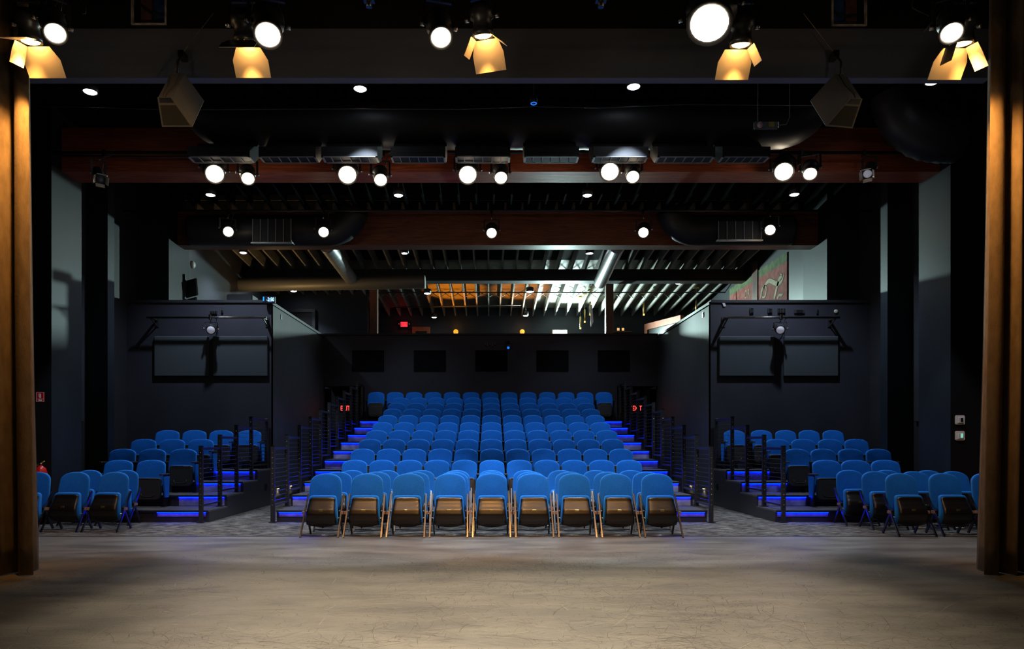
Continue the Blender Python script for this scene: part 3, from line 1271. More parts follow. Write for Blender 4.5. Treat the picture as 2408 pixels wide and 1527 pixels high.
# side platforms: (row, centre px list, width factor)
SL_ROWS = {1: [284, 360], 2: [292.5, 362.5, 434.6], 3: [341.9, 408.9, 475.8], 4: [397.3, 460.4, 523.4, 589.1]}
SR_ROWS = {1: [1939.4, 2007.7, 2077.5], 2: [1869.7, 1931.6, 1996, 2061], 3: [1824.6, 1885.6, 1948, 2009.8],
           4: [1724.3, 1787.7, 1844.4, 1899.3, 1955.4]}
for side, rows in (('left', SL_ROWS), ('right', SR_ROWS)):
    for k, xs in rows.items():
        d = (14.35 + k) * D
        if k == 4:
            d = 15.02
        yroot = d - .115
        cnt = len(xs)
        for i, x in enumerate(xs):
            X = (x - VX) * d / F
            if side == 'right' and k > 1:
                sx = 1.06 if k < 4 else (1.0 if i < 2 else .98)
            else:
                sx = 1.13
            rn = '%s row of the %s side block' % (['', 'lowest', 'second', 'third', 'top'][k], side)
            inner = (i == cnt - 1) if side == 'left' else (i == 0)
            outer = (i == 0) if side == 'left' else (i == cnt - 1)
            if inner:
                lab = 'blue tip-up seat beside the stair in the ' + rn
            elif outer:
                lab = 'blue tip-up seat nearest the wall in the ' + rn
            else:
                j = (cnt - i) if side == 'left' else (i + 1)
                lab = 'blue tip-up seat, %s from the stair in the %s' % (ORD[j], rn)
            sk = ('L',) if side == 'left' else ('R',)
            if outer:
                sk = ()
            o = put('seat', (X, yroot, k * H), 0, lab, 'blue seats of the ' + rn, sx=sx, skip=sk)
            if inner:
                s_ = 1 if side == 'left' else -1
                q = MB()
                q.prism([(s_ * .268, -.17, .54), (s_ * .268, .06, .54), (s_ * .268, .03, .17), (s_ * .268, -.10, .17)], (s_ * .022, 0, 0), FAB)
                q.build('end_panel', o)

# gangable folding chairs on the flat floor
for i in range(9):                                         # front row
    x = 1156.0 + (i - 4) * 101.5
    X = (x - VX) * 9.725 / F
    nm = ('left end' if i == 0 else 'right end' if i == 8 else 'middle' if i == 4 else
          '%s from the left' % ORD[i + 1] if i < 4 else '%s from the right' % ORD[9 - i])
    put('chair', (X, 9.725, .001), 0, 'blue folding chair, %s, front row at the stage edge' % nm,
        'front row of folding chairs')
for i in range(9):
    X = (1157.5 + (i - 4) * 90.8 - VX) * 10.87 / F
    nm = ('left end' if i == 0 else 'right end' if i == 8 else 'middle' if i == 4 else
          '%s from the left' % ORD[i + 1] if i < 4 else '%s from the right' % ORD[9 - i])
    put('chair', (X, 10.42, -.003), 0, 'blue folding chair, %s, second row on the flat floor' % nm,
        'second row of folding chairs')
for i in range(9):
    X = (1155.4 + (i - 4) * 81.8 - VX) * 11.54 / F
    nm = ('left end' if i == 0 else 'right end' if i == 8 else 'middle' if i == 4 else
          '%s from the left' % ORD[i + 1] if i < 4 else '%s from the right' % ORD[9 - i])
    put('chair', (X, 11.08, -.003), 0, 'blue folding chair, %s, third floor row against the platform' % nm,
        'third row of folding chairs', sx=.96)
for X, y, lab in ((-5.85, 10.36, 'blue folding chair at the inner end of the left front group'),
                  (-6.46, 10.36, 'blue folding chair between its two neighbours in the left front group'),
                  (-7.07, 10.36, 'blue folding chair half hidden by the left curtain, in front of the extinguisher'),
                  (-6.11, 11.17, 'blue folding chair behind the inner end of the left front group'),
                  (-6.72, 11.17, 'blue folding chair mostly hidden in the second row of the left group')):
    put('chair', (X, y, -.003), 0, lab, 'folding chairs at the left')
for X, y, lab in ((6.09, 9.82, 'blue folding chair at the inner end of the right front group'),
                  (6.73, 9.82, 'blue folding chair, middle of the right front group'),
                  (7.36, 9.82, 'blue folding chair half hidden by the right curtain'),
                  (6.17, 10.62, 'blue folding chair at the inner end of the right group, second row'),
                  (6.79, 10.62, 'blue folding chair, middle of the right group, second row'),
                  (7.42, 10.62, 'blue folding chair at the outer end of the right group, second row'),
                  (6.04, 11.17, 'blue folding chair at the inner end of the right group, third row'),
                  (6.67, 11.17, 'blue folding chair, middle of the right group, third row'),
                  (7.29, 11.05, 'blue folding chair at the outer end of the right group, third row')):
    put('chair', (X, y, .001 if y < 9.85 else -.003), 0, lab, 'folding chairs at the right')
for r_ in (seat0, chair0):
    for c_ in list(r_.children_recursive):
        bpy.data.objects.remove(c_)
    bpy.data.objects.remove(r_)


# ------------------------------------------------------------------ curtains
def curtain(name, label, s_, edge, d):
    """path of folds in plan, lofted upwards"""
    q = MB()
    plan = []
    # flat leading edge panel then deep folds outwards
    n = 220
    L_ = 2.6
    for i in range(n):
        u = i / (n - 1)
        x = u * L_
        ph = (x - .17) / .26
        dep = .13 * math.cos(ph * 2 * PI) + .03 * math.cos(ph * 2 * PI * 2.3 + 1)
        if x < .15:
            dep = -.13 - .03 * math.sin(x / .15 * PI)
        elif x < .17:
            dep = -.13 + .28 * (x - .15) / .02
        plan.append((x, dep))
    ZT = 6.9
    lev = 26
    V = []
    for j in range(lev + 1):
        h = j / lev
        z = .012 + h * ZT
        flare = (.08 if s_ < 0 else .105) * (1 - h) ** 1.5
        am = 1 + .35 * (1 - h)
        for i, (x, dep) in enumerate(plan):
            wob = .02 * math.sin(3.1 * h * PI + x * 6) * (1 - h)
            xx = edge + s_ * (x * 1.0 - flare + wob * .4)
            V.append((xx, d + dep * am + wob, z))
    Fc = []
    for j in range(lev):
        for i in range(n - 1):
            a = j * n + i
            Fc.append((a, a + 1, a + n + 1, a + n))
    q.add(V, Fc, CURT, True)
    o = q.build(name)
    sol = o.modifiers.new('thickness', 'SOLIDIFY')
    sol.thickness = .008
    # hem weight
    return tag(o, label, 'curtain')


curtain('stage_curtain', 'taupe velvet curtain hanging in folds at the left edge of the stage', -1, -4.66, 7.12)
curtain('stage_curtain', 'taupe velvet curtain hanging in folds at the right edge of the stage', 1, 5.07, 7.12)


# ------------------------------------------------------------------ lighting fixtures
WARM = (1.0, 0.80, 0.55)
AMBER = (1.0, 0.44, 0.09)
COOL = (0.68, 0.82, 1.0)


def fixture(label, lens, aim, r, length, lit='warm', doors=None, hang=.55, group=None, power=None, cone=30, name='stage_spotlight',
            cat='stage light', pipe_z=None, target=None, blend=.5, pipe_y=None, added_fill=0):
    lens = Vector(lens)
    aim = Vector(aim).normalized()
    back = -aim
    mid = lens + back * length * .55
    top = Vector((mid.x, pipe_y or mid.y, pipe_z if pipe_z else mid.z + hang))
    t = thing(name, label, cat, top, 0, group)
    inv = -Vector(top)
    Q = back.to_track_quat('Z', 'Y').to_matrix().to_4x4()
    Mx = Matrix.Translation(lens) @ Q

    def put_(q, nm, lab=None):
        o = q.build(nm, t)
        o.location = inv
        if lab:
            o['label'] = lab
        return o
    q = MB()
    rim = .03
    q.lathe([(r * .98, -.002), (r * 1.16, -rim * .6), (r * 1.18, .03), (r * 1.05, .05), (r * 1.02, length * .45), (r * 1.3, length * .52),
             (r * 1.32, length * .82), (r * 1.0, length), (r * .35, length * 1.03)], BLKM, 22, Mx)
    put_(q, 'housing')
    m_ = {'warm': WARML, 'amber': WARMB, 'off': OFFL, 'dark': OFFL2}[lit]
    q = MB()
    q.lathe([(r * .97, 0), (r * .9, -.012), (r * .6, -.024), (r * .25, -.030), (.0001, -.031)], m_, 22, Mx)
    put_(q, 'lens')
    # yoke
    sd = aim.cross(Vector((0, 0, 1))).normalized()
    q = MB()
    wy = r * 1.5
    yt = Vector((mid.x, mid.y, mid.z + min(.22, (top.z - mid.z) * .6)))
    q.beam(mid + sd * wy, yt + sd * wy, .008, .032, BLKM, up=tuple(sd))
    q.beam(mid - sd * wy, yt - sd * wy, .008, .032, BLKM, up=tuple(sd))
    q.beam(yt - sd * (wy + .004), yt + sd * (wy + .004), .032, .008, BLKM)
    for s_ in (-1, 1):
        q.tube([mid + sd * wy * s_, mid + sd * (wy + .035) * s_], .022, STEEL, 8)
    put_(q, 'yoke')
    q = MB()
    q.tube([yt, top - Vector((0, 0, .03))], .012, STEEL, 8)
    q.box((top.x - .025, top.y - .035, top.z - .05), (top.x + .025, top.y + .035, top.z + .06), FRM, bev=.006)
    put_(q, 'clamp')
    q = MB()
    e = lens + back * length + Vector((0, 0, .0))
    q.tube([e, e + Vector((.07, .03, .02)), e + Vector((.12, .0, .22)), Vector((top.x + .1, top.y, top.z - .03)), Vector((top.x + .16, top.y, top.z))], .007, CAB, 6)
    put_(q, 'power_cable')
    if doors:
        up = sd.cross(aim).normalized()
        for (kind, a, ln, wd) in doors:
            dirs = {'top': up, 'bottom': -up, 'left': -sd, 'right': sd}
            o_ = dirs[kind]
            side = sd if kind in ('top', 'bottom') else up
            base = lens + aim * .02 + o_ * r * 1.1
            out = (aim * math.cos(a) + o_ * math.sin(a)).normalized()
            w0, w1 = r * (1.35 if wd > 1.3 else 1.0), r * wd
            nrm = side.cross(out).normalized() * .004
            poly = [base - side * w0, base + side * w0, base + side * w1 + out * ln * .42, base + side * w1 + out * ln,
                    base - side * w1 + out * ln, base - side * w1 + out * ln * .42]
            q = MB()
            ext = nrm if nrm.dot(o_) > 0 else -nrm
            q.prism(poly, ext, DOORM)
            q.add([p + ext * 1.2 for p in poly], [list(range(6))], BLKM)
            put_(q, 'barn_door')
    if power:
        col = WARM if lit == 'warm' else AMBER
        tg = Vector(target) if target else lens + aim
        spot('beam_light', lens + aim * .06, tg, power, col, cone, blend, r * .7, t)
        if added_fill:
            point('added_fill_light', lens + aim * (.10 if lit == 'warm' else .04) + Vector((0, 0, -.12 if lit == 'warm' else 0)), added_fill, col, .05 if lit == 'warm' else .03, t)  # point lamp added beside the lens to brighten beams, header and door flaps
    return t


def xz_aim(p, tgt):
    return Vector(tgt) - Vector(p)


# pipe of the near row, above the picture
PZ = 5.62
tag(MB().tube([(-6.6, 6.45, PZ), (7.0, 6.45, PZ)], .025, BLKM, 10).build('lighting_pipe'),
    'black pipe over the stage that carries the nearest row of lights', 'pipe')
NY = 6.45
near = [((130, 78), .085, (-1.2, 3.2, 0), 'warm profile spot at the far left of the nearest row, by the left curtain'),
        ((630, 82), .110, (-1.0, 3.2, 0), 'large glaring profile spot, second from left in the nearest row'),
        ((1037, 88), .090, (.4, 3.2, 0), 'warm oval profile spot near the middle of the nearest row'),
        ((1668, 55), .172, (.6, 3.6, .3), 'brightest spotlight of all, right of the middle in the nearest row'),
        ((2238, 77), .085, (2.2, 2.8, 0), 'warm profile spot at the far right of the nearest row, by the right curtain')]
for (px, r_, tg, lab) in near:
    p = P(px[0], px[1], 6.2)
    fixture(lab, p, xz_aim(p, tg), r_, .34, 'warm', pipe_y=6.45, pipe_z=PZ - .02, power=P_STAGE * .45, cone=40, target=tg, added_fill=2.0)
for (px, lab, am, tg, drs, pw, cn) in (
        ((72, 96), 'amber lit fresnel with open barn doors at the left curtain', (.0, .22, -1), (-4.95, 7.05, 3.8),
         [('top', .42, .27, 2.1), ('bottom', 1.35, .2, 1.6), ('left', .35, .2, 1.2)], 300, 72),
        ((575, 98), 'amber lit fresnel with barn doors, beside the glaring left spot', (.0, .22, -1), (-2.5, 9.8, .3),
         [('top', .42, .26, 2.0), ('bottom', .95, .18, 1.9)], 330, 52),
        ((1136, 82), 'amber lit fresnel with barn doors near the middle, flap tilted', (.08, .28, -1), (0.05, 9.8, .3),
         [('top', .42, .28, 1.8), ('left', .5, .17, 1.0), ('right', .9, .14, 1.0)], 700, 52),
        ((1742, 103), 'amber lit fresnel with barn doors, under the brightest spotlight', (.0, .22, -1), (2.7, 9.8, .3),
         [('top', .42, .26, 1.9), ('right', .5, .17, 1.1)], 330, 52),
        ((2262, 100), 'amber lit fresnel with open barn doors at the right curtain', (.0, .22, -1), (5.35, 7.05, 3.8),
         [('top', .42, .27, 1.9), ('right', .55, .24, 1.1), ('left', .2, .16, 1.0)], 300, 72)):
    p = P(px[0], px[1], 6.5)
    fixture(lab, p, am, .085, .26, 'amber', doors=drs, pipe_z=PZ - .02, pipe_y=6.45, power=pw, cone=cn,
            name='barn_door_fresnel', target=tg, blend=.6, added_fill=5)
# amber fill lamps added out of view above the eye, towards the front seats
PB = Vector((0, 1.1, 5.35))
tag(MB().tube([(-6, 1.1, 5.75), (6, 1.1, 5.75)], .025, BLKM, 10).build('lighting_pipe'), 'unseen black pipe added over the middle of the stage for the fill lamps', 'pipe')
for X, pw, tg in ((-2.6, 70, (-2.4, 9.8, .3)), (.15, 300, (.1, 9.8, .3)), (2.7, 70, (2.5, 9.8, .3))):
    p = Vector((X, 1.1, 5.3))
    fixture('unseen amber fresnel added on the stage pipe to fill the front chairs, %s' % ('left one' if X < -1 else 'right one' if X > 1 else 'centre one'),
            p, xz_aim(p, tg), .10, .26, 'amber', pipe_z=5.73, pipe_y=1.1, power=pw, cone=24, name='added_amber_fresnel', target=tg, blend=.8)
# two empty clamps hanging in view at the top
for x, lab in ((868, 'bare metal clamp hanging at the top, left of the middle'), (1413, 'bare metal clamp hanging at the top, right of the middle')):
    p = P(x, 12, 6.45)
    q = MB()
    q.tube([p + Vector((0, 0, -.02)), (p.x, 6.45, PZ - .03)], [.03, .018], FRM, 10)
    q.box((p.x - .05, 6.42, p.z + .03), (p.x + .05, 6.48, p.z + .05), FRM)
    tag(q.build('pipe_clamp'), lab, 'clamp')

# second row on the first timber beam
PZ2 = 6.135
tag(MB().tube([(XL + .001, 11.42, PZ2), (XR - .001, 11.42, PZ2)], .025, BLKM, 10).build('lighting_pipe'),
    'black pipe with cabling along the front of the red beam', 'pipe')
big = [(505, 409, -1.5), (817, 411, -.7), (1100, 411, .1), (1434, 404, .9), (1843, 404, 1.7)]
bl = ['left end', 'second from left', 'middle', 'second from right', 'right end']
for i, (x, y, tx) in enumerate(big):
    p = P(x, y, 11.15)
    tg = (tx, 4.9, 0)
    fixture('large warm spotlight on the red beam, %s of the five big ones' % bl[i], p, xz_aim(p, tg), .140, .36, 'warm',
            pipe_z=PZ2 - .02, pipe_y=11.42, added_fill=4.5, power=P_STAGE, cone=30, target=tg, group='big lit spotlights on the red beam')
sm = [(583, 420, -1.8), (895, 423, -.7), (1178, 418, .5), (1488, 416, 1.4), (1905, 409, 2.6)]
for i, (x, y, tx) in enumerate(sm):
    p = P(x, y, 11.0)
    tg = (tx, 6.0, 0)
    fixture('smaller warm spotlight on the red beam, %s of the five small ones' % bl[i], p, xz_aim(p, tg), .098, .30, 'warm',
            pipe_z=PZ2 - .02, pipe_y=11.42, added_fill=2.5, power=P_STAGE * .3, cone=34, target=tg, group='small lit spotlights on the red beam')
for (x, y, tx, lab, lt) in ((236, 421, -2, 'unlit black spotlight with dark lens at the left end of the red beam', 'dark'),
                            (2040, 409, 2, 'unlit black spotlight at the right end of the red beam', 'off')):
    p = P(x, y, 11.1)
    fixture(lab, p, (tx - p.x, -5.5, -5.0), .065, .42, lt, pipe_z=PZ2 - .02, pipe_y=11.42,
            doors=[('top', .5, .07, 1.0), ('bottom', .5, .07, 1.0), ('left', .5, .07, 1.0), ('right', .5, .07, 1.0)])
# third row on the second timber beam
PZ3 = 6.385
tag(MB().tube([(WLX + .001, 15.02, PZ3), (WRX - .001, 15.02, PZ3)], .025, BLKM, 10).build('lighting_pipe'),
    'thin black pipe in front of the darker rear beam', 'pipe')
rear = [(537, 545), (761, 546), (1156, 548), (1513, 547), (1811, 541)]
for i, (x, y) in enumerate(rear):
    p = P(x, y, 14.8)
    tg = (p.x * .30, 6.6, 0)
    fixture('warm spotlight on the darker rear beam, %s of the five' % bl[i], p, xz_aim(p, tg), .105, .34, 'warm',
            pipe_z=PZ3 - .02, pipe_y=15.02, added_fill=1.6, power=P_STAGE * .45, cone=24, target=tg, group='spotlights on the rear beam')
# unlit lights on the box wall rails
for (x, y, d_, lab, px) in ((496, 776, 14.75, 'unlit black spotlight with pale lens hanging from the left box wall rail', 0),
                        (1835, 776, 14.75, 'unlit black spotlight with pale lens hanging from the right box wall rail', 1)):
    p = P(x, y, d_)
    fixture(lab, p, (-p.x * .5, -8, -2.2), .085, .30, 'off', pipe_z=P(x, 747, 14.85).z, pipe_y=14.85)


# ceiling downlights
def downlight(label, x, y, d_, power, group, r=.085, tgt=None, cone=118):
    p = P(x, y, d_)
    t = thing('ceiling_downlight', label, 'ceiling light', p, 0, group)
    q = MB()
    q.lathe([(r * 1.04, .03), (r * 1.06, -.012), (r * 1.22, -.012), (r * 1.25, .12), (r * .5, .15)], BLKM, 20)
    q.build('housing', t)
    q = MB()
    q.lathe([(r, .004), (r * .97, -.010), (r * .75, -.022), (r * .4, -.030), (.0001, -.033)], COOLL, 20)
    q.build('lens', t)
    top = (7.10 if d_ < 16.4 else zc(d_)) - p.z
    if top > .3:
        MB().tube([(0, 0, .14), (0, 0, top)], .012, BLKM, 8).build('stem', t)
    if power:
        spot('lamp', p + Vector((0, 0, -.06)), (p.x if tgt is None else tgt[0], p.y if tgt is None else tgt[1], 0), power, COOL, cone, .8 if cone > 61 else .22, .07, t)
    return t


D1, D2, D3 = 9.7, 13.8, 17.9
fr_ = ['far left, near the curtain', 'inner left', 'inner right', 'far right, near the curtain']
for i, (x, y) in enumerate(((212, 215), (847, 208), (1490, 203), (2193, 192))):
    downlight('cool white downlight of the front ceiling row, %s' % fr_[i], x, y, D1, P_HOUSE * (2.6 if i in (1, 2) else .8), 'front row of ceiling downlights',
              cone=(60 if i in (1, 2) else 54), tgt=((-1.9 if i == 1 else 2.1), 10.7) if i in (1, 2) else ((-5.9, 10.6) if i == 0 else (6.3, 10.6)))
fr_ = ['leftmost', 'inner left', 'inner right', 'rightmost']
for i, (x, y) in enumerate(((495, 458), (937, 459), (1381, 459), (1868, 457))):
    downlight('cool white downlight of the second ceiling row, %s, seen just under the red beam' % fr_[i], x, y, D2, P_HOUSE * 1.15, 'second row of ceiling downlights', cone=(96 if i in (1, 2) else 116))
downlight('cool downlight over the left control booth, just under the rear beam', 572, 594, D3, P_HOUSE * .8, None)
downlight('cool downlight over the foyer door at the left', 690, 684, 22.0, P_HOUSE * .5, None, r=.10)
downlight('cool downlight left of the amber lit ceiling', 1005, 690, 22.0, P_HOUSE * .12, None, r=.10)
downlight('cool downlight right of the amber lit ceiling', 1246, 686, 22.0, P_HOUSE * .12, None, r=.10)
downlight('cool downlight among the foyer joists, right of the second brown post', 1595, 666, 21.0, P_HOUSE * .10, None, r=.09)
downlight('small cool downlight low over the foyer, left one', 1021, 746, 24.6, P_HOUSE * .12, None, r=.085)
downlight('small cool downlight low over the foyer, right one', 1236, 742, 24.6, P_HOUSE * .12, None, r=.085)
# rear centre downlights added out of sight behind the rear beam for the top rows
for x in (-2.2, 2.6):
    p_ = Vector((x, 17.9, 6.25))
    t = thing('ceiling_downlight', 'unseen cool downlight added above the rear beam, over the %s top rows' % ('left' if x < 0 else 'right'), 'ceiling light', p_)
    MB().lathe([(.09, 0), (.11, 0), (.11, .12), (.04, .15)], BLKM, 20).build('housing', t)
    MB().lathe([(.085, .004), (.06, -.006), (.0001, -.01)], COOLL, 20).build('lens', t)
    MB().tube([(0, 0, .14), (0, 0, .72)], .012, BLKM, 8).build('stem', t)
    spot('lamp', p_ + Vector((0, 0, -.03)), (x, 17.2, 0), P_HOUSE * .55, COOL, 110, .8, .07, t)

# emergency flood on the far foyer wall
p = P(1317, 783, 25.3)
t = thing('flood_light', 'glaring white rectangular flood light just above the back wall', 'flood light', p)
MB().box((-.30, .03, -.12), (.30, .14, .14), STEEL, bev=.02).build('housing', t)
MB().box((-.25, .0, -.095), (.25, .032, .10), FLOODL, bev=.012).build('lens', t)
MB().box((-.05, .14, -.05), (.05, .40, .05), BLKM).build('bracket', t)
spot('lamp', p + Vector((0, -.08, 0.0)), (p.x + .4, p.y - 3, p.z + .15), P_FLOOD * 13, (.70, 1.0, .96), 160, .5, .16, t)
# warm work lamp in the left control booth, hidden behind the parapet, that lights the ducts from below
t = thing('work_lamp', 'warm work lamp low in the left control booth behind the parapet', 'lamp', (-5.9, 18.6, 3.2))
MB().lathe([(.10, 0), (.10, .02), (.012, .03), (.012, .8)], BLKM, 16).build('stand', t)
MB().lathe([(.03, .80), (.09, .92), (.085, .92)], BLKM, 16).build('shade', t)
MB().lathe([(.07, .90), (.0001, .93)], WARMB, 14).build('bulb', t)
spot('lamp', (-5.9, 18.6, 4.18), (-5.4, 18.9, 6.5), 95, (1.0, .62, .22), 128, .5, .05, t)
# amber globes on the foyer wall
for x, lab in ((1072, 'amber globe wall lamp, left one, peeping over the back wall'),
               (1228, 'amber globe wall lamp, right one, peeping over the back wall')):
    p = P(x, 781, 25.2)
    t = thing('wall_lamp', lab, 'lamp', p)
    MB().lathe([(.0001, -.09), (.05, -.08), (.085, -.03), (.09, .02), (.07, .07), (.03, .09), (.0001, .095)], AMBERG, 16).build('globe', t)
    MB().box((-.03, .05, -.02), (.03, .49, .02), FRM).build('bracket', t)
    point('lamp', p + Vector((0, .20, .30)), .8, (1.0, .45, .1), .05, t)
# amber uplights standing on the wall ledge that colour the ceiling
for x, lab, w_ in ((1072, 'small amber uplight below the left globe, washing the ceiling', 700), (1228, 'small amber uplight below the right globe, washing the ceiling', 600)):
    p = P(x, 781, 23.6)
    p.z = 3.75
    t = thing('uplight', lab, 'lamp', p)
    MB().lathe([(.06, 0), (.08, .16), (.07, .16)], BLKM, 16).build('housing', t)
    MB().lathe([(.065, .15), (.0001, .155)], WARMB, 16).build('lens', t)
    MB().tube([(0, 0, 0), (0, 0, 3.1 - p.z)], .02, BLKM, 8).build('stand', t)
    spot('lamp', p + Vector((0, 0, .18)), p + Vector((0, -.05, 2.2)), w_, (1.0, .30, .012), 50, .5, .05, t)

# low warm step lights on the partitions
for x, y_, s_, lab in ((PLX, 16.3, 1, 'small warm step light low on the left partition'), (PRX, 16.3, -1, 'small warm step light low on the right partition')):
    for yy, wd in ((15.6, 'nearer'), (16.6, 'further')):
        t = thing('step_light', lab.replace('small', wd + ' small'), 'step light', (x, yy, .33))
        MB().box((0 if s_ > 0 else -.03, -.04, -.02), (.03 if s_ > 0 else 0, .04, .03), STEEL, bev=.004).build('housing', t)
        MB().box((.006 if s_ > 0 else -.026, -.03, -.028), (.026 if s_ > 0 else -.006, .03, -.02), WARMB).build('lens', t)
        spot('lamp', (x + s_ * .03, yy, .30), (x + s_ * .02, yy, 0), 3.0, (1.0, .75, .35), 130, .6, .02, t)

def smooth(pts, n=6):
    out = []
    k = len(pts)
    for i in range(k - 1):
        p0, p1, p2, p3 = pts[max(0, i - 1)], pts[i], pts[i + 1], pts[min(k - 1, i + 2)]
        for j in range(n):
            t_ = j / n
            out.append(tuple(.5 * ((2 * p1[c]) + (-p0[c] + p2[c]) * t_ + (2 * p0[c] - 5 * p1[c] + 4 * p2[c] - p3[c]) * t_ ** 2 +
                                   (-p0[c] + 3 * p1[c] - 3 * p2[c] + p3[c]) * t_ ** 3) for c in range(len(p1))))
    out.append(pts[-1])
    return out


# ------------------------------------------------------------------ ducts and grilles
def ribbed(pts, r, m, step=.09):
    out = []
    P_ = [Vector(p) for p in pts]
    for a, b_ in zip(P_[:-1], P_[1:]):
        n = max(1, int((b_ - a).length / step))
        for i in range(n):
            out.append(a.lerp(b_, i / n))
    out.append(P_[-1])
    return out


def arc(c, r, a0, a1, y, n=14):
    return [(c[0] + r * math.cos(a0 + (a1 - a0) * i / n), y, c[1] + r * math.sin(a0 + (a1 - a0) * i / n)) for i in range(n + 1)]


ZD = 6.28
pts = arc((-4.0, ZD + .42), .42, PI, PI * 1.5, 10.7, 8) + [(4.35, 10.7, ZD)] + arc((4.42, ZD + .54), .54, PI * 1.5, PI * 2, 10.7, 10)[1:]
q = MB().tube(ribbed(pts, .38, DUCT, .07), .375, DUCT, 28, ridge=.010)
for hx in (-3.0, 0, 3.0):
    q.tube([(hx, 10.7, ZD + .3), (hx, 10.7, 7.10)], .012, BLKM, 6)
tag(q.build('round_duct'), 'large black round duct across the room in front of the red beam', 'duct')
pts = smooth([(6.42, 10.9, 6.85), (6.45, 10.9, 6.7), (6.58, 10.9, 6.42), (6.83, 10.9, 6.22), (7.1, 10.9, 6.15), (7.35, 10.9, 6.15)], 5)
q = MB().tube(ribbed(pts, .36, DUCT, .09), .36, DUCT, 28, ridge=.05)
q.tube([(6.9, 10.9, 6.4), (6.9, 10.9, 7.10)], .012, BLKM, 6)
tag(q.build('duct_elbow'), 'black ribbed duct elbow curving down at the right of the large duct', 'duct')
for i, (xa, xb) in enumerate(((440, 587), (608, 742), (755, 887), (918, 1047), (1070, 1200), (1233, 1362), (1396, 1525), (1547, 1682), (1699, 1812))):
    a_ = P(xa, 367, 10.20)
    b_ = P(xb, 367, 10.20)
    zt_ = 6.12
    t = thing('duct_grille', 'black rectangular air outlet under the large duct, %s' %
              ('left end' if i == 0 else 'right end' if i == 8 else 'middle one' if i == 4 else '%s from the left' % ORD[i + 1] if i < 4 else '%s from the right' % ORD[9 - i]),
              'air outlet', ((a_.x + b_.x) / 2, 10.20, a_.z), 0, 'air outlets under the large duct')
    wd = (b_.x - a_.x) / 2
    zz = zt_ - a_.z
    q = MB()
    q.prism([(-wd, 0, .14), (-wd, 0, .0), (-wd, .24, -.0), (-wd, .50, .20), (-wd, .50, .35), (-wd, .40, .36), (-wd, .33, .28)], (2 * wd, 0, 0), DUCT)
    q.build('box', t)
    q = MB()
    for (x0, x1, u0, u1) in ((-wd, wd, 0.0, .10), (-wd, wd, .90, 1.0), (-wd, -wd + .03, 0, 1), (wd - .03, wd, 0, 1)):
        def gp(x, u, o):
            return (x, .24 * u, - .012 * o)
        q.add([gp(x0, u0, .3), gp(x1, u0, .3), gp(x1, u1, .3), gp(x0, u1, .3), gp(x0, u0, 1), gp(x1, u0, 1), gp(x1, u1, 1), gp(x0, u1, 1)],
              [(0, 3, 2, 1), (4, 5, 6, 7), (0, 1, 5, 4), (1, 2, 6, 5), (2, 3, 7, 6), (3, 0, 4, 7)], CABIN)
    q.build('frame', t)
    q = MB()
    for j in range(1, 6):
        x = -wd + 2 * wd * j / 6
        q.box((x - .006, .02, -.010), (x + .006, .22, -.0005), CABIN)
    q.build('vanes', t)
# ducts at the rear beam
zz = 6.10
pts = [(P(450, 540, 15.5).x, 15.5, zz), (P(770, 540, 15.5).x, 15.5, zz)] + arc((P(775, 540, 15.5).x, zz + .55), .55, PI * 1.5, PI * 1.95, 15.5, 8)[1:]
q = MB().tube(ribbed(pts, .35, DUCT, .07), .33, DUCT, 24, ridge=.012)
q.tube([(-5.3, 15.5, zz + .3), (-5.3, 15.5, 7.10)], .012, BLKM, 6)
tag(q.build('round_duct'), 'black round duct in front of the rear beam at the left, with an elbow', 'duct')
pts = list(reversed(arc((P(1635, 540, 15.5).x, zz + .55), .55, PI * 1.5, PI * 1.05, 15.5, 8))) + [(P(1640, 540, 15.5).x, 15.5, zz), (P(1860, 540, 15.5).x, 15.5, zz)]
q = MB().tube(ribbed(pts, .35, DUCT, .07), .33, DUCT, 24, ridge=.012)
q.tube([(5.8, 15.5, zz + .3), (5.8, 15.5, 7.10)], .012, BLKM, 6)
tag(q.build('round_duct'), 'black round duct in front of the rear beam at the right, with an elbow', 'duct')
for (xa, xb, ya, yb_, lab) in ((594, 684, 515, 568, 'black square air grille with pale lower lip on the left rear duct'),
                               (1690, 1790, 520, 562, 'black air grille with pale lower lip on the right rear duct')):
    a_ = P(xa, yb_, 15.12)
    b_ = P(xb, ya, 15.12)
    t = thing('duct_grille', lab, 'air outlet', ((a_.x + b_.x) / 2, 15.12, a_.z))
    wd = (b_.x - a_.x) / 2
    hh = b_.z - a_.z
    MB().box((-wd, .02, 0), (wd, .30, hh), DUCT).build('box', t)
    q = MB()
    for j in range(0, 6):
        x = -wd + 2 * wd * j / 5
        q.box((x - .008, .0, .0), (x + .008, .02, hh), CABIN)
    q.build('vanes', t)
    MB().prism([(-wd - .03, -.03, -.05), (-wd - .03, -.03, -.02), (-wd - .03, .10, .0), (-wd - .03, .10, -.03)], (2 * wd + .06, 0, 0), GALV).build('lip', t)
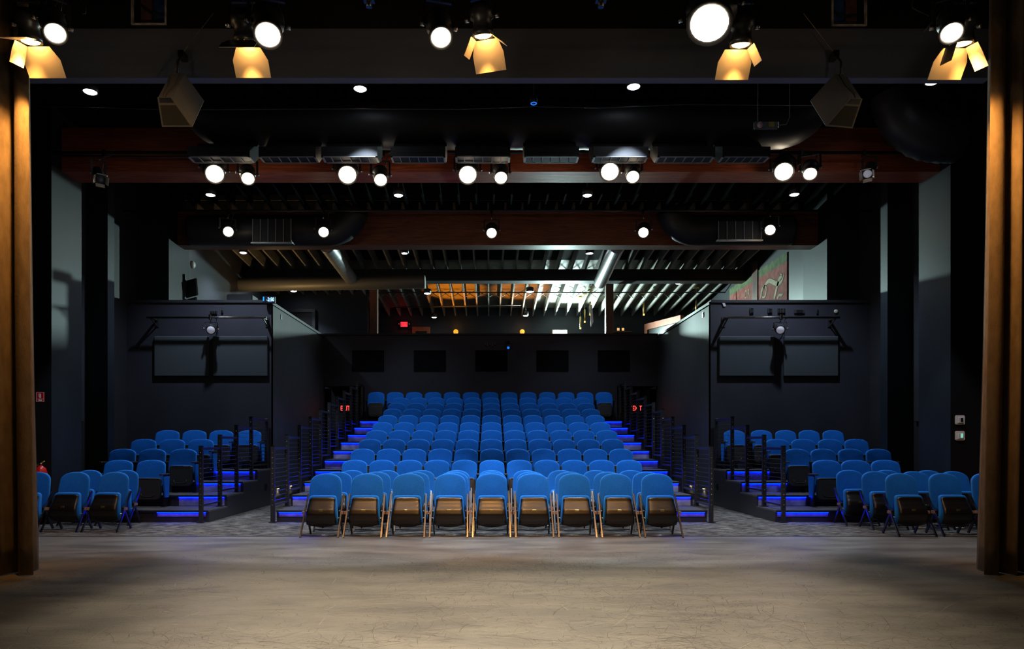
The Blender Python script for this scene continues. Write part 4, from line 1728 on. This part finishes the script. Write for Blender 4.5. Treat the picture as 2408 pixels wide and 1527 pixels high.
# spiral ducts in the foyer
pts = [(P(775, 588, 17.0).x, 16.7, 6.12), (P(828, 655, 20.0).x, 19.95, 6.05)]
q = MB().tube(ribbed(pts, .18, GALV, .07), .17, GALV, 20, ridge=.09)
tag(q.build('spiral_duct'), 'spiral metal duct running back under the roof at the left', 'duct')
pts = [(P(1447, 588, 17.0).x, 16.7, 6.12), (P(1412, 655, 20.0).x, 20.1, 6.0)]
q = MB().tube(ribbed(pts, .18, GALV, .08), .17, GALV, 20, ridge=.11)
q.tube([(3.1, 18.2, 6.1), (3.1, 18.2, zc(18.2) - .005)], .01, BLKM, 6)
tag(q.build('spiral_duct'), 'shiny spiral metal duct running back under the roof at the right', 'duct')
za = P(600, 668, 20.0).z
pts = [(P(560, 668, 20.0).x, 20.0, za - .03), (P(1000, 668, 20.0).x, 20.0, za + .06)]
q = MB().tube(ribbed(pts, .2, GALV, .06), .19, mat('dull_spiral_duct', (.16, .155, .14), .5, metal=.3), 20, ridge=.05)
tag(q.build('spiral_duct'), 'dark spiral duct crossing the foyer from the left, warm lit from below', 'duct')

# ------------------------------------------------------------------ speakers
def speaker(label, px, sgn):
    A0, A1, A2, A3, B1, B2 = px
    d0 = 7.05
    t0 = P(*A0, d0)
    t1 = P(*A1, d0)
    t2 = P(*A2, d0 + .02)
    t3 = P(*A3, d0 + .02)
    u1 = P(*B1, d0 + .36)
    u2 = P(*B2, d0 + .38)
    u0 = t0 + (u1 - t1)
    u3 = t3 + (u2 - t2)
    base = (t0 + t1 + t2 + t3) / 4
    t = thing('loudspeaker', label, 'loudspeaker', base)
    inv = -base
    q = MB()
    q.add([t0, t1, t2, t3, u0, u1, u2, u3], [(0, 1, 2, 3), (1, 5, 6, 2), (5, 4, 7, 6), (4, 0, 3, 7), (4, 5, 1, 0), (3, 2, 6, 7)], CABIN)
    o = q.build('cabinet', t)
    o.location = inv
    bv = o.modifiers.new('bevel', 'BEVEL')
    bv.width = .006
    c = (t0 + t1 + t2 + t3) / 4
    nrm = Vector((0, -1, 0))

    def ins(pts_, s_):
        cc = sum(pts_, Vector()) / len(pts_)
        return [cc + (p - cc) * s_ for p in pts_]
    # face frame: outer quad minus two openings
    m0 = t0.lerp(t3, .22)
    m1 = t1.lerp(t2, .22)
    q = MB()
    q.prism([p + nrm * .002 for p in (t0, t1, t2, t3)], nrm * .004, CABIE)
    o = q.build('face_frame', t)
    o.location = inv
    q = MB()
    lo = ins([m0, m1, t2, t3], .86)
    q.prism([p + nrm * .006 for p in lo], nrm * .003, GRILL)
    o = q.build('grille', t)
    o.location = inv
    q = MB()
    hi = ins([t0, t1, m1, m0], .78)
    q.prism([p + nrm * .006 for p in hi], nrm * .003, PLAS)
    o = q.build('connector_recess', t)
    o.location = inv
    tc_ = (u0 + u1) / 2
    q = MB()
    top_ = Vector((tc_.x, 7.5, 5.55))
    q.tube([tc_, (tc_ + top_) / 2 + Vector((.01, -.05, 0)), top_], .010, BLKM, 8)
    q.box((top_.x - .03, top_.y - .02, top_.z - .03), (top_.x + .03, 7.598, top_.z + .04), FRM)
    q.tube([top_, Vector((tc_.x + sgn * .35, 7.5, 6.0))], .004, STEEL, 5)
    o = q.build('bracket', t)
    o.location = inv
    q = MB()
    cc = (t0 + t1) / 2
    q.tube([cc, cc + Vector((-.02 * sgn, .05, .08)), cc + Vector((.0, .15, .22)), tc_ + Vector((-sgn * .02, 0, .08)), tc_ + Vector((0, 0, .14))], .007, CABIE, 6)
    o = q.build('cable', t)
    o.location = inv
    return t


k_ = 3.01
speaker('grey wedge loudspeaker hanging at the left, below the header', [(1115 / k_, 690 / k_), (1218 / k_, 690 / k_), (1365 / k_, 900 / k_), (1148 / k_, 900 / k_),
        (1305 / k_, 515 / k_), (1448 / k_, 715 / k_)], 1)
k_ = 2.98
speaker('grey wedge loudspeaker hanging at the right, below the header', [(1600 + 1275 / k_, 694 / k_), (1600 + 1185 / k_, 690 / k_), (1600 + 1015 / k_, 885 / k_), (1600 + 1205 / k_, 902 / k_),
        (1600 + 1075 / k_, 518 / k_), (1600 + 905 / k_, 708 / k_)], -1)

# ------------------------------------------------------------------ wall items
# acoustic panels
for (xa, xb, lab) in ((362, 490, 'grey fabric wall panel on the left box wall, outer one'), (500, 629, 'grey fabric wall panel on the left box wall, next to the centre'),
                      (1692, 1822, 'grey fabric wall panel on the right box wall, next to the centre'), (1844, 1972, 'grey fabric wall panel on the right box wall, outer one')):
    a_ = P(xa, 885, YS - .06)
    b_ = P(xb, 791, YS - .06)
    tag(MB().box((a_.x, YS - .06, a_.z), (b_.x, YS - .001, b_.z), PANEL, bev=.012).build('acoustic_panel'), lab, 'wall panel')
for i, xa in enumerate((828, 973, 1118, 1262, 1406)):
    a_ = P(xa, 873, YB - .03)
    b_ = P(xa + 75, 824, YB - .03)
    tag(MB().box((a_.x, YB - .03, a_.z), (b_.x, YB - .001, b_.z), PANELK, bev=.008).build('acoustic_panel'),
        'black rectangular panel on the back wall, %s of five' % bl[i], 'wall panel', 'black panels on the back wall')
# tall faint panels on side walls (recess) are part of walls
for x, s_, lab in ((WLX, 1, 'tall dark panel on the left side wall behind the seats'), (WRX, -1, 'tall dark panel on the right side wall behind the seats')):
    tag(MB().box((x + .001 if s_ > 0 else x - .05, 12.45, 1.75), (x + .05 if s_ > 0 else x - .001, 13.5, 4.6), WALLG, bev=.01).build('acoustic_panel'), lab, 'wall panel')
# rails on the box walls
for (xa, xb, lab, sg) in ((345, 627, 'steel lighting rail fixed to the left box wall', 1), (1703, 1975, 'steel lighting rail fixed to the right box wall', -1)):
    a_ = P(xa, 747, 14.85)
    b_ = P(xb, 747, 14.85)
    t = thing('wall_rail', lab, 'rail', ((a_.x + b_.x) / 2, 14.85, a_.z))
    L2 = (b_.x - a_.x) / 2
    MB().tube([(-L2, 0, 0), (L2, 0, 0)], .022, STEEL if False else FRM, 12).build('pipe', t)
    for s_ in (-1, 1):
        q = MB()
        q.box((s_ * (L2 - .08) - .02, -.0, -.02), (s_ * (L2 - .08) + .02, .30, .02), BLKM)
        q.box((s_ * (L2 - .08) - .04, .285, -.16), (s_ * (L2 - .08) + .04, .299, .06), BLKM)
        q.beam((s_ * (L2 - .08), .02, -.02), (s_ * (L2 - .08), .29, -.14), .02, .02, BLKM)
        q.build('bracket', t)
# outlets on the box walls
def wallbox(x, y, w_, h_, lab, nm='outlet_box', face=PLAS, cols=1, rows=2, wd=YS):
    p = P(x, y, wd - .02)
    q = MB()
    a = w_ / F * wd / 2
    c = h_ / F * wd / 2
    q.box((p.x - a, wd - .03, p.z - c), (p.x + a, wd - .001, p.z + c), BLKM, bev=.005)
    for i in range(cols):
        for j in range(rows):
            cx = p.x - a + 2 * a * (i + .5) / cols
            cz = p.z - c + 2 * c * (j + .5) / rows
            q.box((cx - a / cols * .6, wd - .036, cz - c / rows * .6), (cx + a / cols * .6, wd - .03, cz + c / rows * .6), face)
    return tag(q.build(nm), lab, 'outlet')


wallbox(1768, 731, 9, 14, 'small black outlet on the right box wall, left of the hanging light', rows=2)
wallbox(1811, 731, 11, 12, 'square black outlet with a plug just left of the hanging light on the right')
wallbox(1838, 731, 18, 12, 'wide black connector plate above the hanging light on the right', cols=3)
wallbox(1880, 733, 24, 9, 'long black connector box right of the hanging light on the right', cols=1, rows=2)
wallbox(1922, 732, 4, 12, 'narrow black switch at the far right of the right box wall', rows=1)
wallbox(502, 735, 16, 8, 'wide black connector plate above the hanging light on the left', cols=3, rows=1)
wallbox(522, 733, 5, 8, 'small black plug outlet beside the connector plate on the left box wall', rows=1)
p = P(1965, 733, YS)
q = MB().lathe([(.045, 0), (.045, .02), (.03, .028), (.0001, .03)], mat('cream_plastic', (.5, .47, .36), .5), 20,
               Matrix.Translation((p.x, YS - .001, p.z)) @ Matrix.Rotation(PI / 2, 4, 'X'))
tag(q.build('wall_sensor'), 'small round cream sensor at the far right of the right box wall', 'sensor')
p = P(1702, 715, YS - .02)
q = MB().prism([p + Vector(v) for v in ((-.045, 0, .05), (.01, 0, .055), (.05, 0, -.05), (.0, 0, -.06))], (0, -.004, 0), PAPER)
tag(q.build('paper_note'), 'small crooked white note stuck at the top left of the right box wall', 'note')
# round bell on left foyer wall
p = Vector((XL, 7.22 * F / (VX - 452), 0))
p.z = EYE + (VY - 623) * p.y / F
q = MB().lathe([(.09, 0), (.09, .03), (.06, .06), (.0001, .065)], WHITEP, 20, Matrix.Translation(p) @ Matrix.Rotation(PI / 2, 4, 'Y'))
tag(q.build('alarm_bell'), 'round white alarm bell on the wall beside the left control booth', 'alarm')
# switch slots on the partitions
for x, y_, s_, lab in ((PLX, 16.1, 1, 'slim dark switch on the lit left partition'), (PRX, 16.15, -1, 'black power outlet on the cyan lit right partition')):
    zz = 4.10 if s_ < 0 else 4.03
    yy = (abs(x) * F / (VX - 661)) if s_ > 0 else (x * F / (1653.5 - VX))
    z_ = EYE + (VY - (746 if s_ > 0 else 741)) * yy / F
    q = MB()
    q.box((x if s_ > 0 else x - .012, yy - .045, z_ - .06), (x + .012 if s_ > 0 else x, yy + .045, z_ + .06), BLKM)
    q.box((x + .012 if s_ > 0 else x - .016, yy - .02, z_ + .01), (x + .016 if s_ > 0 else x - .012, yy + .02, z_ + .045), PLAS)
    tag(q.build('wall_outlet'), lab, 'outlet')
# projector on the back wall
p = P(1195, 812, YB - .02)
t = thing('ceiling_camera', 'small black camera with a blue light on the back wall', 'camera', p)
MB().box((-.07, -.16, -.10), (.07, .019, .10), BLKM, bev=.02).build('body', t)
MB().lathe([(.05, 0), (.05, .05), (.0001, .055)], DARKG, 16, Matrix.Translation((0, -.15, .04)) @ Matrix.Rotation(PI / 2, 4, 'X')).build('lens', t)
o = MB().lathe([(.035, 0), (.035, .03), (.0001, .04)], BLUES, 14, Matrix.Translation((.0, -.15, -.10)) @ Matrix.Rotation(PI / 2, 4, 'X')).build('indicator', t)
o['label'] = 'glowing blue dot'
p = P(1152, 808, YB - .02)
q = MB()
for i in range(5):
    q.box((p.x - .16 + i * .07, YB - .05, p.z - .04 - (i % 2) * .04), (p.x - .11 + i * .07, YB - .001, p.z + .03), BLKM)
tag(q.build('connector_plate'), 'row of small black connectors left of the camera on the back wall', 'outlet')


# exit signs
def exit_sign(label, x, y, d_, hgt, wdt=None, white=True):
    p = P(x, y, d_)
    t = thing('exit_sign', label, 'exit sign', p)
    h = hgt
    w_ = wdt or h * 1.7
    MB().box((-w_ / 2 - .03, 0, -h / 2 - .04), (w_ / 2 + .03, .05, h / 2 + .04), PLAS, bev=.01).build('housing', t)
    text('lettering', 'EXIT', h * 1.25, REDE, (0, -.004, 0), parent=t, sx=w_ / (h * 1.25 * 2.05))
    point('lamp', p + Vector((0, -.12, 0)), .14, (1, .05, .03), .04, t)
    MB().tube([(0, .03, h / 2 + .04), (0, .03, h / 2 + .16)], .012, BLKM, 8).build('stem', t)
    return t


exit_sign('red EXIT sign behind the railing at the left end of the back wall', 812, 961, YB - .06, .155, .28)
exit_sign('red EXIT sign behind the railing at the right end of the back wall', 1498, 961, YB - .06, .155, .28)
p = P(950, 763, 25.5)
t = thing('exit_sign', 'small red EXIT sign on the far foyer wall', 'exit sign', p)
MB().box((-.14, .02, -.10), (.14, .199, .10), PLAS, bev=.01).build('housing', t)
MB().box((-.125, .012, -.09), (.125, .02, .09), mat('red_sign_face', (.5, 0, 0), .4, emit=(1, .03, .05), es=1.6)).build('panel', t)
text('lettering', 'EXIT', .15, mat('dark_red', (.05, 0, 0), .5), (0, .008, 0), parent=t, sx=.78)
for s_ in (-1, 1):
    MB().lathe([(.02, 0), (.02, .03)], WHITEP, 10, Matrix.Translation((s_ * .19, .06, .02)) @ Matrix.Rotation(PI / 2, 4, 'X')).build('lamp_head', t)
point('lamp', p + Vector((0, -.15, 0)), 1.5, (1, .05, .05), .04, t)

# clock on top of left partition corner
p = P(632, 705, 15.0)
t = thing('digital_clock', 'blue glowing digital clock reading 2:50 on top of the left box wall', 'clock', p)
MB().box((-.13, .0, -.075), (.13, .08, .075), PLAS, bev=.008).build('case', t)
text('digits', '-2:50', .115, mat('clock_digits', (.05, .2, .8), .4, emit=(.18, .42, 1.0), es=7), (.035, -.005, .0), parent=t, sx=.72)
MB().box((-.125, -.006, -.03), (-.10, .0, .06), mat('blue_glow_strip', (.0, .1, .8), .4, emit=(.0, .2, 1), es=2)).build('glow_strip', t)
point('lamp', p + Vector((0, -.1, 0)), .25, (.05, .2, 1), .03, t)

# monitors and console in the left booth
p = P(437, 705, 15.35)
t = thing('monitor_stand', 'two black monitors on a stand in the left control booth', 'monitor', (p.x, 15.5, 3.2))
for (z0, z1, tl) in ((4.62, 5.0, .10), (4.25, 4.58, .10)):
    Mm = Matrix.Translation((0.03, .02, (z0 + z1) / 2 - 3.2)) @ Matrix.Rotation(-.09, 4, 'Y') @ Matrix.Rotation(-.5, 4, 'Z')
    q = MB()
    q.box((-.26, -.02, -(z1 - z0) / 2), (.22, .02, (z1 - z0) / 2), PLAS, Mm, bev=.006)
    q.box((-.25, -.024, -(z1 - z0) / 2 + .012), (.21, -.02, (z1 - z0) / 2 - .012), DARKG, Mm)
    q.build('screen', t)
MB().box((-.13, -.03, 0), (-.07, .03, 1.92), BLKM).build('pole', t)
p = P(562, 700, 15.6)
t = thing('mixing_console', 'dark equipment case standing in the left control booth', 'console', (p.x, 15.75, 3.2))
MB().box((-.28, -.15, 0), (.30, .25, 1.50), WALLG, bev=.02).build('case', t)
q = MB()
q.box((-.24, -.165, 1.36), (.20, -.15, 1.38), BLKM)
for i in range(5):
    q.tube([(-.12 + i * .06, -.16, 1.2 + (i % 2) * .05), (-.10 + i * .06, -.2, 1.27 + (i % 3) * .02)], .015, BLKM, 6)
q.build('controls', t)

# fire extinguisher and sign on the left pier wall
p = P(97, 1100, 11.3)
t = thing('fire_extinguisher', 'red fire extinguisher standing by the left pier, behind the chairs', 'fire extinguisher', (p.x, 11.29, .38))
zt = P(97, 1098, 11.29).z - .38
MB().lathe([(.085, 0), (.09, .02), (.09, zt - .09), (.075, zt - .03), (.04, zt + .005), (.022, zt + .02)], REDP, 22).build('tank', t)
MB().lathe([(.0912, zt - .26), (.0912, zt - .11)], LABELW, 22).build('label_band', t)
q = MB()
q.lathe([(.02, zt + .02), (.022, zt + .05), (.015, zt + .06)], STEEL, 12)
q.beam((0, 0, zt + .05), (.07, -.02, zt + .09), .02, .012, YEL)
q.beam((0, 0, zt + .05), (-.06, -.02, zt + .04), .02, .01, STEEL)
q.build('valve', t)
q = MB()
q.tube([(-.02, 0, zt + .04), (-.09, -.03, zt), (-.115, -.03, zt - .15), (-.11, -.02, zt - .32)], .012, CAB, 8)
q.build('hose', t)
MB().box((-.05, .085, .12), (.05, .109, .35), STEEL).build('wall_hook', t)
p = P(93.5, 934, 11.38)
t = thing('fire_extinguisher_sign', 'red square fire extinguisher sign on the black wall by the left curtain', 'sign', (p.x, 11.398, p.z))
MB().box((-.07, -.006, -.085), (.07, 0, .085), REDP).build('plate', t)
q = MB()
for lo, hi in (((-.062, -.075), (-.057, .078)), ((.057, -.075), (.062, .078)), ((-.062, .073), (.062, .078)), ((-.062, -.078), (.062, -.073)),
               ((-.062, -.035), (.062, -.03)), ((-.014, -.015), (.014, .045)), ((-.006, .045), (.006, .062)), ((-.026, .052), (.006, .058)),
               ((-.028, .0), (-.024, .05)), ((-.03, -.062), (.03, -.045))):
    q.box((lo[0], -.009, lo[1]), (hi[0], -.006, hi[1]), LABELW)
q.build('pictogram', t)
# thermostats on the right pier wall
for y_, m_, lab in ((988, DARKG, 'white thermostat with dark screen on the right pier, upper one'), (1025, LCDG, 'white thermostat with glowing green screen on the right pier, lower one')):
    p = P(2258, y_, 11.38)
    t = thing('thermostat', lab, 'thermostat', (p.x, 11.398, p.z))
    MB().box((-.078, -.02, -.078), (.078, 0, .078), WHITEP, bev=.016).build('cover', t)
    MB().box((-.045, -.035, -.055), (.05, -.02, .045), WHITEP, bev=.008).build('case', t)
    MB().box((-.002, -.038, -.035), (.036, -.035, .035), m_).build('screen', t)
# dark reflective door handles hidden: emergency battery light hung near right
p = P(1803, 293, 8.5)
t = thing('emergency_light', 'small clear emergency light box hanging below the header at the right', 'emergency light', p)
MB().box((-.15, 0, -.045), (.15, .05, .045), mat('clear_grey_plastic', (.10, .10, .105), .25, spec=.8), bev=.01).build('body', t)
MB().lathe([(.036, 0), (.034, .02), (.0001, .03)], mat('pink_lens', (.65, .5, .55), .3), 16, Matrix.Translation((-.085, 0, -.005)) @ Matrix.Rotation(PI / 2, 4, 'X')).build('lens', t)
MB().box((.02, -.008, -.03), (.09, 0, .03), mat('brass_coil', (.45, .30, .08), .4, metal=.8)).build('coil', t)
q = MB()
q.tube([(.15, .02, 0), (.25, .02, .01), (.29, .02, .10), (.29, .02, .9), (.29, .3, 1.9)], .006, CABIE, 6)
q.tube([(-.10, .02, .045), (-.10, .02, 7.1 - p.z)], .004, CABIE, 6)
q.build('cable', t)
# blue sensor at centre
p = P(1255, 243, 8.9)
t = thing('ceiling_sensor', 'small ceiling sensor with a blue ring under the header', 'sensor', p)
MB().lathe([(.04, .0), (.05, .02), (.05, .07), (.02, .09)], PLAS2, 18).build('housing', t)
MB().tube([(.035 * math.cos(a * PI / 8), .035 * math.sin(a * PI / 8), -.004) for a in range(17)], .006, BLUES, 6, caps=False).build('ring', t)
MB().tube([(0, 0, .08), (0, 0, 7.1 - p.z)], .006, BLKM, 6).build('stem', t)
pts = [P(x, y, 8.9) for x, y in ((85, 250), (400, 258), (800, 256), (1080, 257), (1255, 251), (1420, 254), (1600, 246), (1900, 248), (2000, 250))]
tag(MB().tube(pts, .005, CAB, 6).build('overhead_cable'), 'thin black cable slung across the room under the header', 'cable')

# pendants and odds in the foyer
for (x, yt_, yb_, d_, lab) in ((1365, 745, 772, 23.0, 'thin brass tube pendant, left of the three together'), (1375, 728, 757, 22.6, 'thin brass tube pendant, middle of the three together'),
                               (1388, 710, 740, 22.2, 'thin brass tube pendant, right of the three, by the white sheet'),
                               (1514, 711, 740, 22.5, 'thin brass tube pendant hanging alone right of the second post'),
                               (1637, 708, 735, 22.0, 'thin brass tube pendant nearly hidden by the right partition top')):
    a_ = P(x, yt_, d_)
    b_ = P(x, yb_, d_)
    t = thing('pendant_lamp', lab, 'pendant lamp', b_)
    MB().tube([(0, 0, 0), (0, 0, a_.z - b_.z)], .024, GOLDT, 12).build('tube', t)
    MB().lathe([(.026, -.03), (.026, .02)], mat('pendant_bulb', (1, .7, .2), .3, emit=(1, .62, .15), es=2.0) if 'pendant_bulb' not in MATS else MATS['pendant_bulb'], 10).build('bulb', t)
    MB().tube([(0, 0, a_.z - b_.z), (0, 0, zc(d_) - b_.z)], .004, STEEL, 5).build('cord', t)
    MB().lathe([(.10, zc(d_) - b_.z - .40), (.03, zc(d_) - b_.z - .34)], GOLDT, 14).build('canopy', t)
p = P(1391, 741, 22.0)
tag(MB().prism([p + Vector(v) for v in ((-.05, 0, .30), (.02, 0, .34), (.06, 0, -.22), (-.02, 0, -.38))], (0, .01, 0), WHITEP).tube([p + Vector((0, .005, .3)), Vector((p.x, p.y + .005, zc(22.0) - .002))], .004, STEEL, 5).build('hanging_sheet'),
    'white sheet hanging edge-on among the foyer pendants', 'sheet')
pp = P(1391, 741, 22.0)
# candles / bottle shelf right of post
p = P(1465, 778, 25.4)
t = thing('wall_shelf', 'dark shelf on the far wall right of the second brown post', 'shelf', (p.x, 25.5, P(1465, 780, 25.5).z))
MB().box((-.45, -.1, -.03), (.35, .198, 0), POSTW).build('board', t)
zs = P(1465, 780, 25.5).z
for x, h, lab in ((1453, .13, 'small square glass jar with amber label on the foyer shelf'), (1464, .30, 'tall dark bottle with amber label on the foyer shelf')):
    q = MB()
    px = P(x, 778, 25.5).x
    q.box((px - .055, 25.42, zs), (px + .055, 25.53, zs + h * .9 if h < .2 else zs + .17), PLAS)
    q.box((px - .045, 25.415, zs + .02), (px + .045, 25.42, zs + .12), mat('amber_label', (.8, .5, .2), .5, emit=(1, .6, .25), es=.8) if 'amber_label' not in MATS else MATS['amber_label'])
    if h > .2:
        q.tube([(px, 25.47, zs + .17), (px, 25.47, zs + h + .08)], [.03, .015], PLAS, 8)
    tag(q.build('bottle' if h > .2 else 'jar'), lab, 'bottle' if h > .2 else 'jar')

# the old painted sign on the right wall
def mural_x(yy, z0, z1, lab, letters):
    t = thing('painted_sign', lab, 'sign', (XR, (yy[0] + yy[1]) / 2, z0))
    inv = Vector((-XR, -(yy[0] + yy[1]) / 2, -z0))
    o = MB().box((XR - .03, yy[0], z0), (XR - .001, yy[1], z1), MURAL).build('painted_panel', t)
    o.location = inv
    return t, inv


def w2m(x, y):
    d_ = XR * F / (x - VX)
    return Vector((XR - .034, d_, EYE + (VY - y) * d_ / F))


m1, inv1 = mural_x((17.6, 19.45), 3.3, 6.20, 'old painted sign on the right wall, near part with cream script swirl on red', None)
m2, inv2 = mural_x((19.92, 21.8), 3.3, 6.20, 'old painted sign on the right wall, far part with small letters on red', None)


def ribbon(pts, widths, m, off=0.0):
    """flat stroke on the wall plane with varying width"""
    q = MB()
    V = []
    n = len(pts)
    P3 = [w2m(*p) + Vector((-off, 0, 0)) for p in pts]
    for i in range(n):
        a = P3[max(0, i - 1)]
        b_ = P3[min(n - 1, i + 1)]
        t_ = (b_ - a).normalized()
        s_ = t_.cross(Vector((1, 0, 0))).normalized() * widths[i]
        V += [P3[i] - s_, P3[i] + s_, P3[i] + s_ + Vector((.003, 0, 0)), P3[i] - s_ + Vector((.003, 0, 0))]
    Fc = []
    for i in range(n - 1):
        a = i * 4
        for j in range(4):
            Fc.append((a + j, a + (j + 1) % 4, a + 4 + (j + 1) % 4, a + 4 + j))
    q.add(V, Fc, m)
    return q


o4 = (1440, 580)
s4 = 4.63


def zz3(lst):
    return smooth([(o4[0] + a / s4, o4[1] + b_ / s4, w_) for a, b_, w_ in lst])


strokes = [
    [(1625, 575, .02), (1640, 480, .05), (1672, 430, .05), (1690, 460, .04), (1680, 530, .05), (1655, 555, .03), (1640, 520, .02), (1665, 440, .04),
     (1720, 375, .09), (1775, 395, .10), (1820, 405, .09), (1860, 375, .06), (1885, 300, .02)],
    [(1845, 300, .03), (1858, 320, .06), (1830, 360, .08), (1810, 430, .08), (1790, 510, .08), (1775, 570, .07)],
    [(1810, 570, .04), (1830, 530, .05), (1855, 530, .05), (1870, 515, .03)],
]
for st_ in strokes:
    z3 = zz3(st_)
    pts = [(a, b_) for a, b_, c in z3]
    o = ribbon(pts, [c * .62 + .018 for a, b_, c in z3], INKB, .0).build('script_outline', m1)
    o.location = inv1
    o = ribbon(pts, [c * .62 for a, b_, c in z3], CREAM, .004).build('script_stroke', m1)
    o.location = inv1
for ch, (x, y) in (('D', (1757, 693)), ('R', (1764, 691))):
    p = w2m(x, y)
    o = text('lettering', ch, .34, CREAM, (0, 0, 0), rot=(PI / 2, 0, -PI / 2), parent=m2, sx=.7)
    o.location = p + inv2 + Vector((-.003, 0, 0))

# draw the eye-level row of conduit on left ceiling etc.: cable along the beam fronts
tag(MB().tube([(XL + .02, 11.60, 6.16), (-5.6, 11.58, 6.13), (-4.2, 11.60, 6.15)], .016, CAB, 6).build('cable_bundle'),
    'black cable bundle along the left end of the red beam', 'cable')
# hidden low dark curtain of wires by the near lights
for x, lab in ((150, 'tangle of black cables above the far left spot'), (2215, 'tangle of black cables above the far right spot')):
    q = MB()
    for i in range(7):
        a_ = P(x + random.uniform(-45, 45), random.uniform(-30, 20), 6.5)
        b_ = P(x + random.uniform(-45, 45), random.uniform(30, 95), 6.5)
        c_ = (a_ + b_) / 2 + Vector((random.uniform(-.15, .15), 0, random.uniform(-.12, .02)))
        a_.z = PZ + .02
        q.tube([a_, c_ + Vector((0, 0, .06)), c_, b_], .006, CAB, 6)
    tag(q.build('cable_tangle'), lab, 'cable')
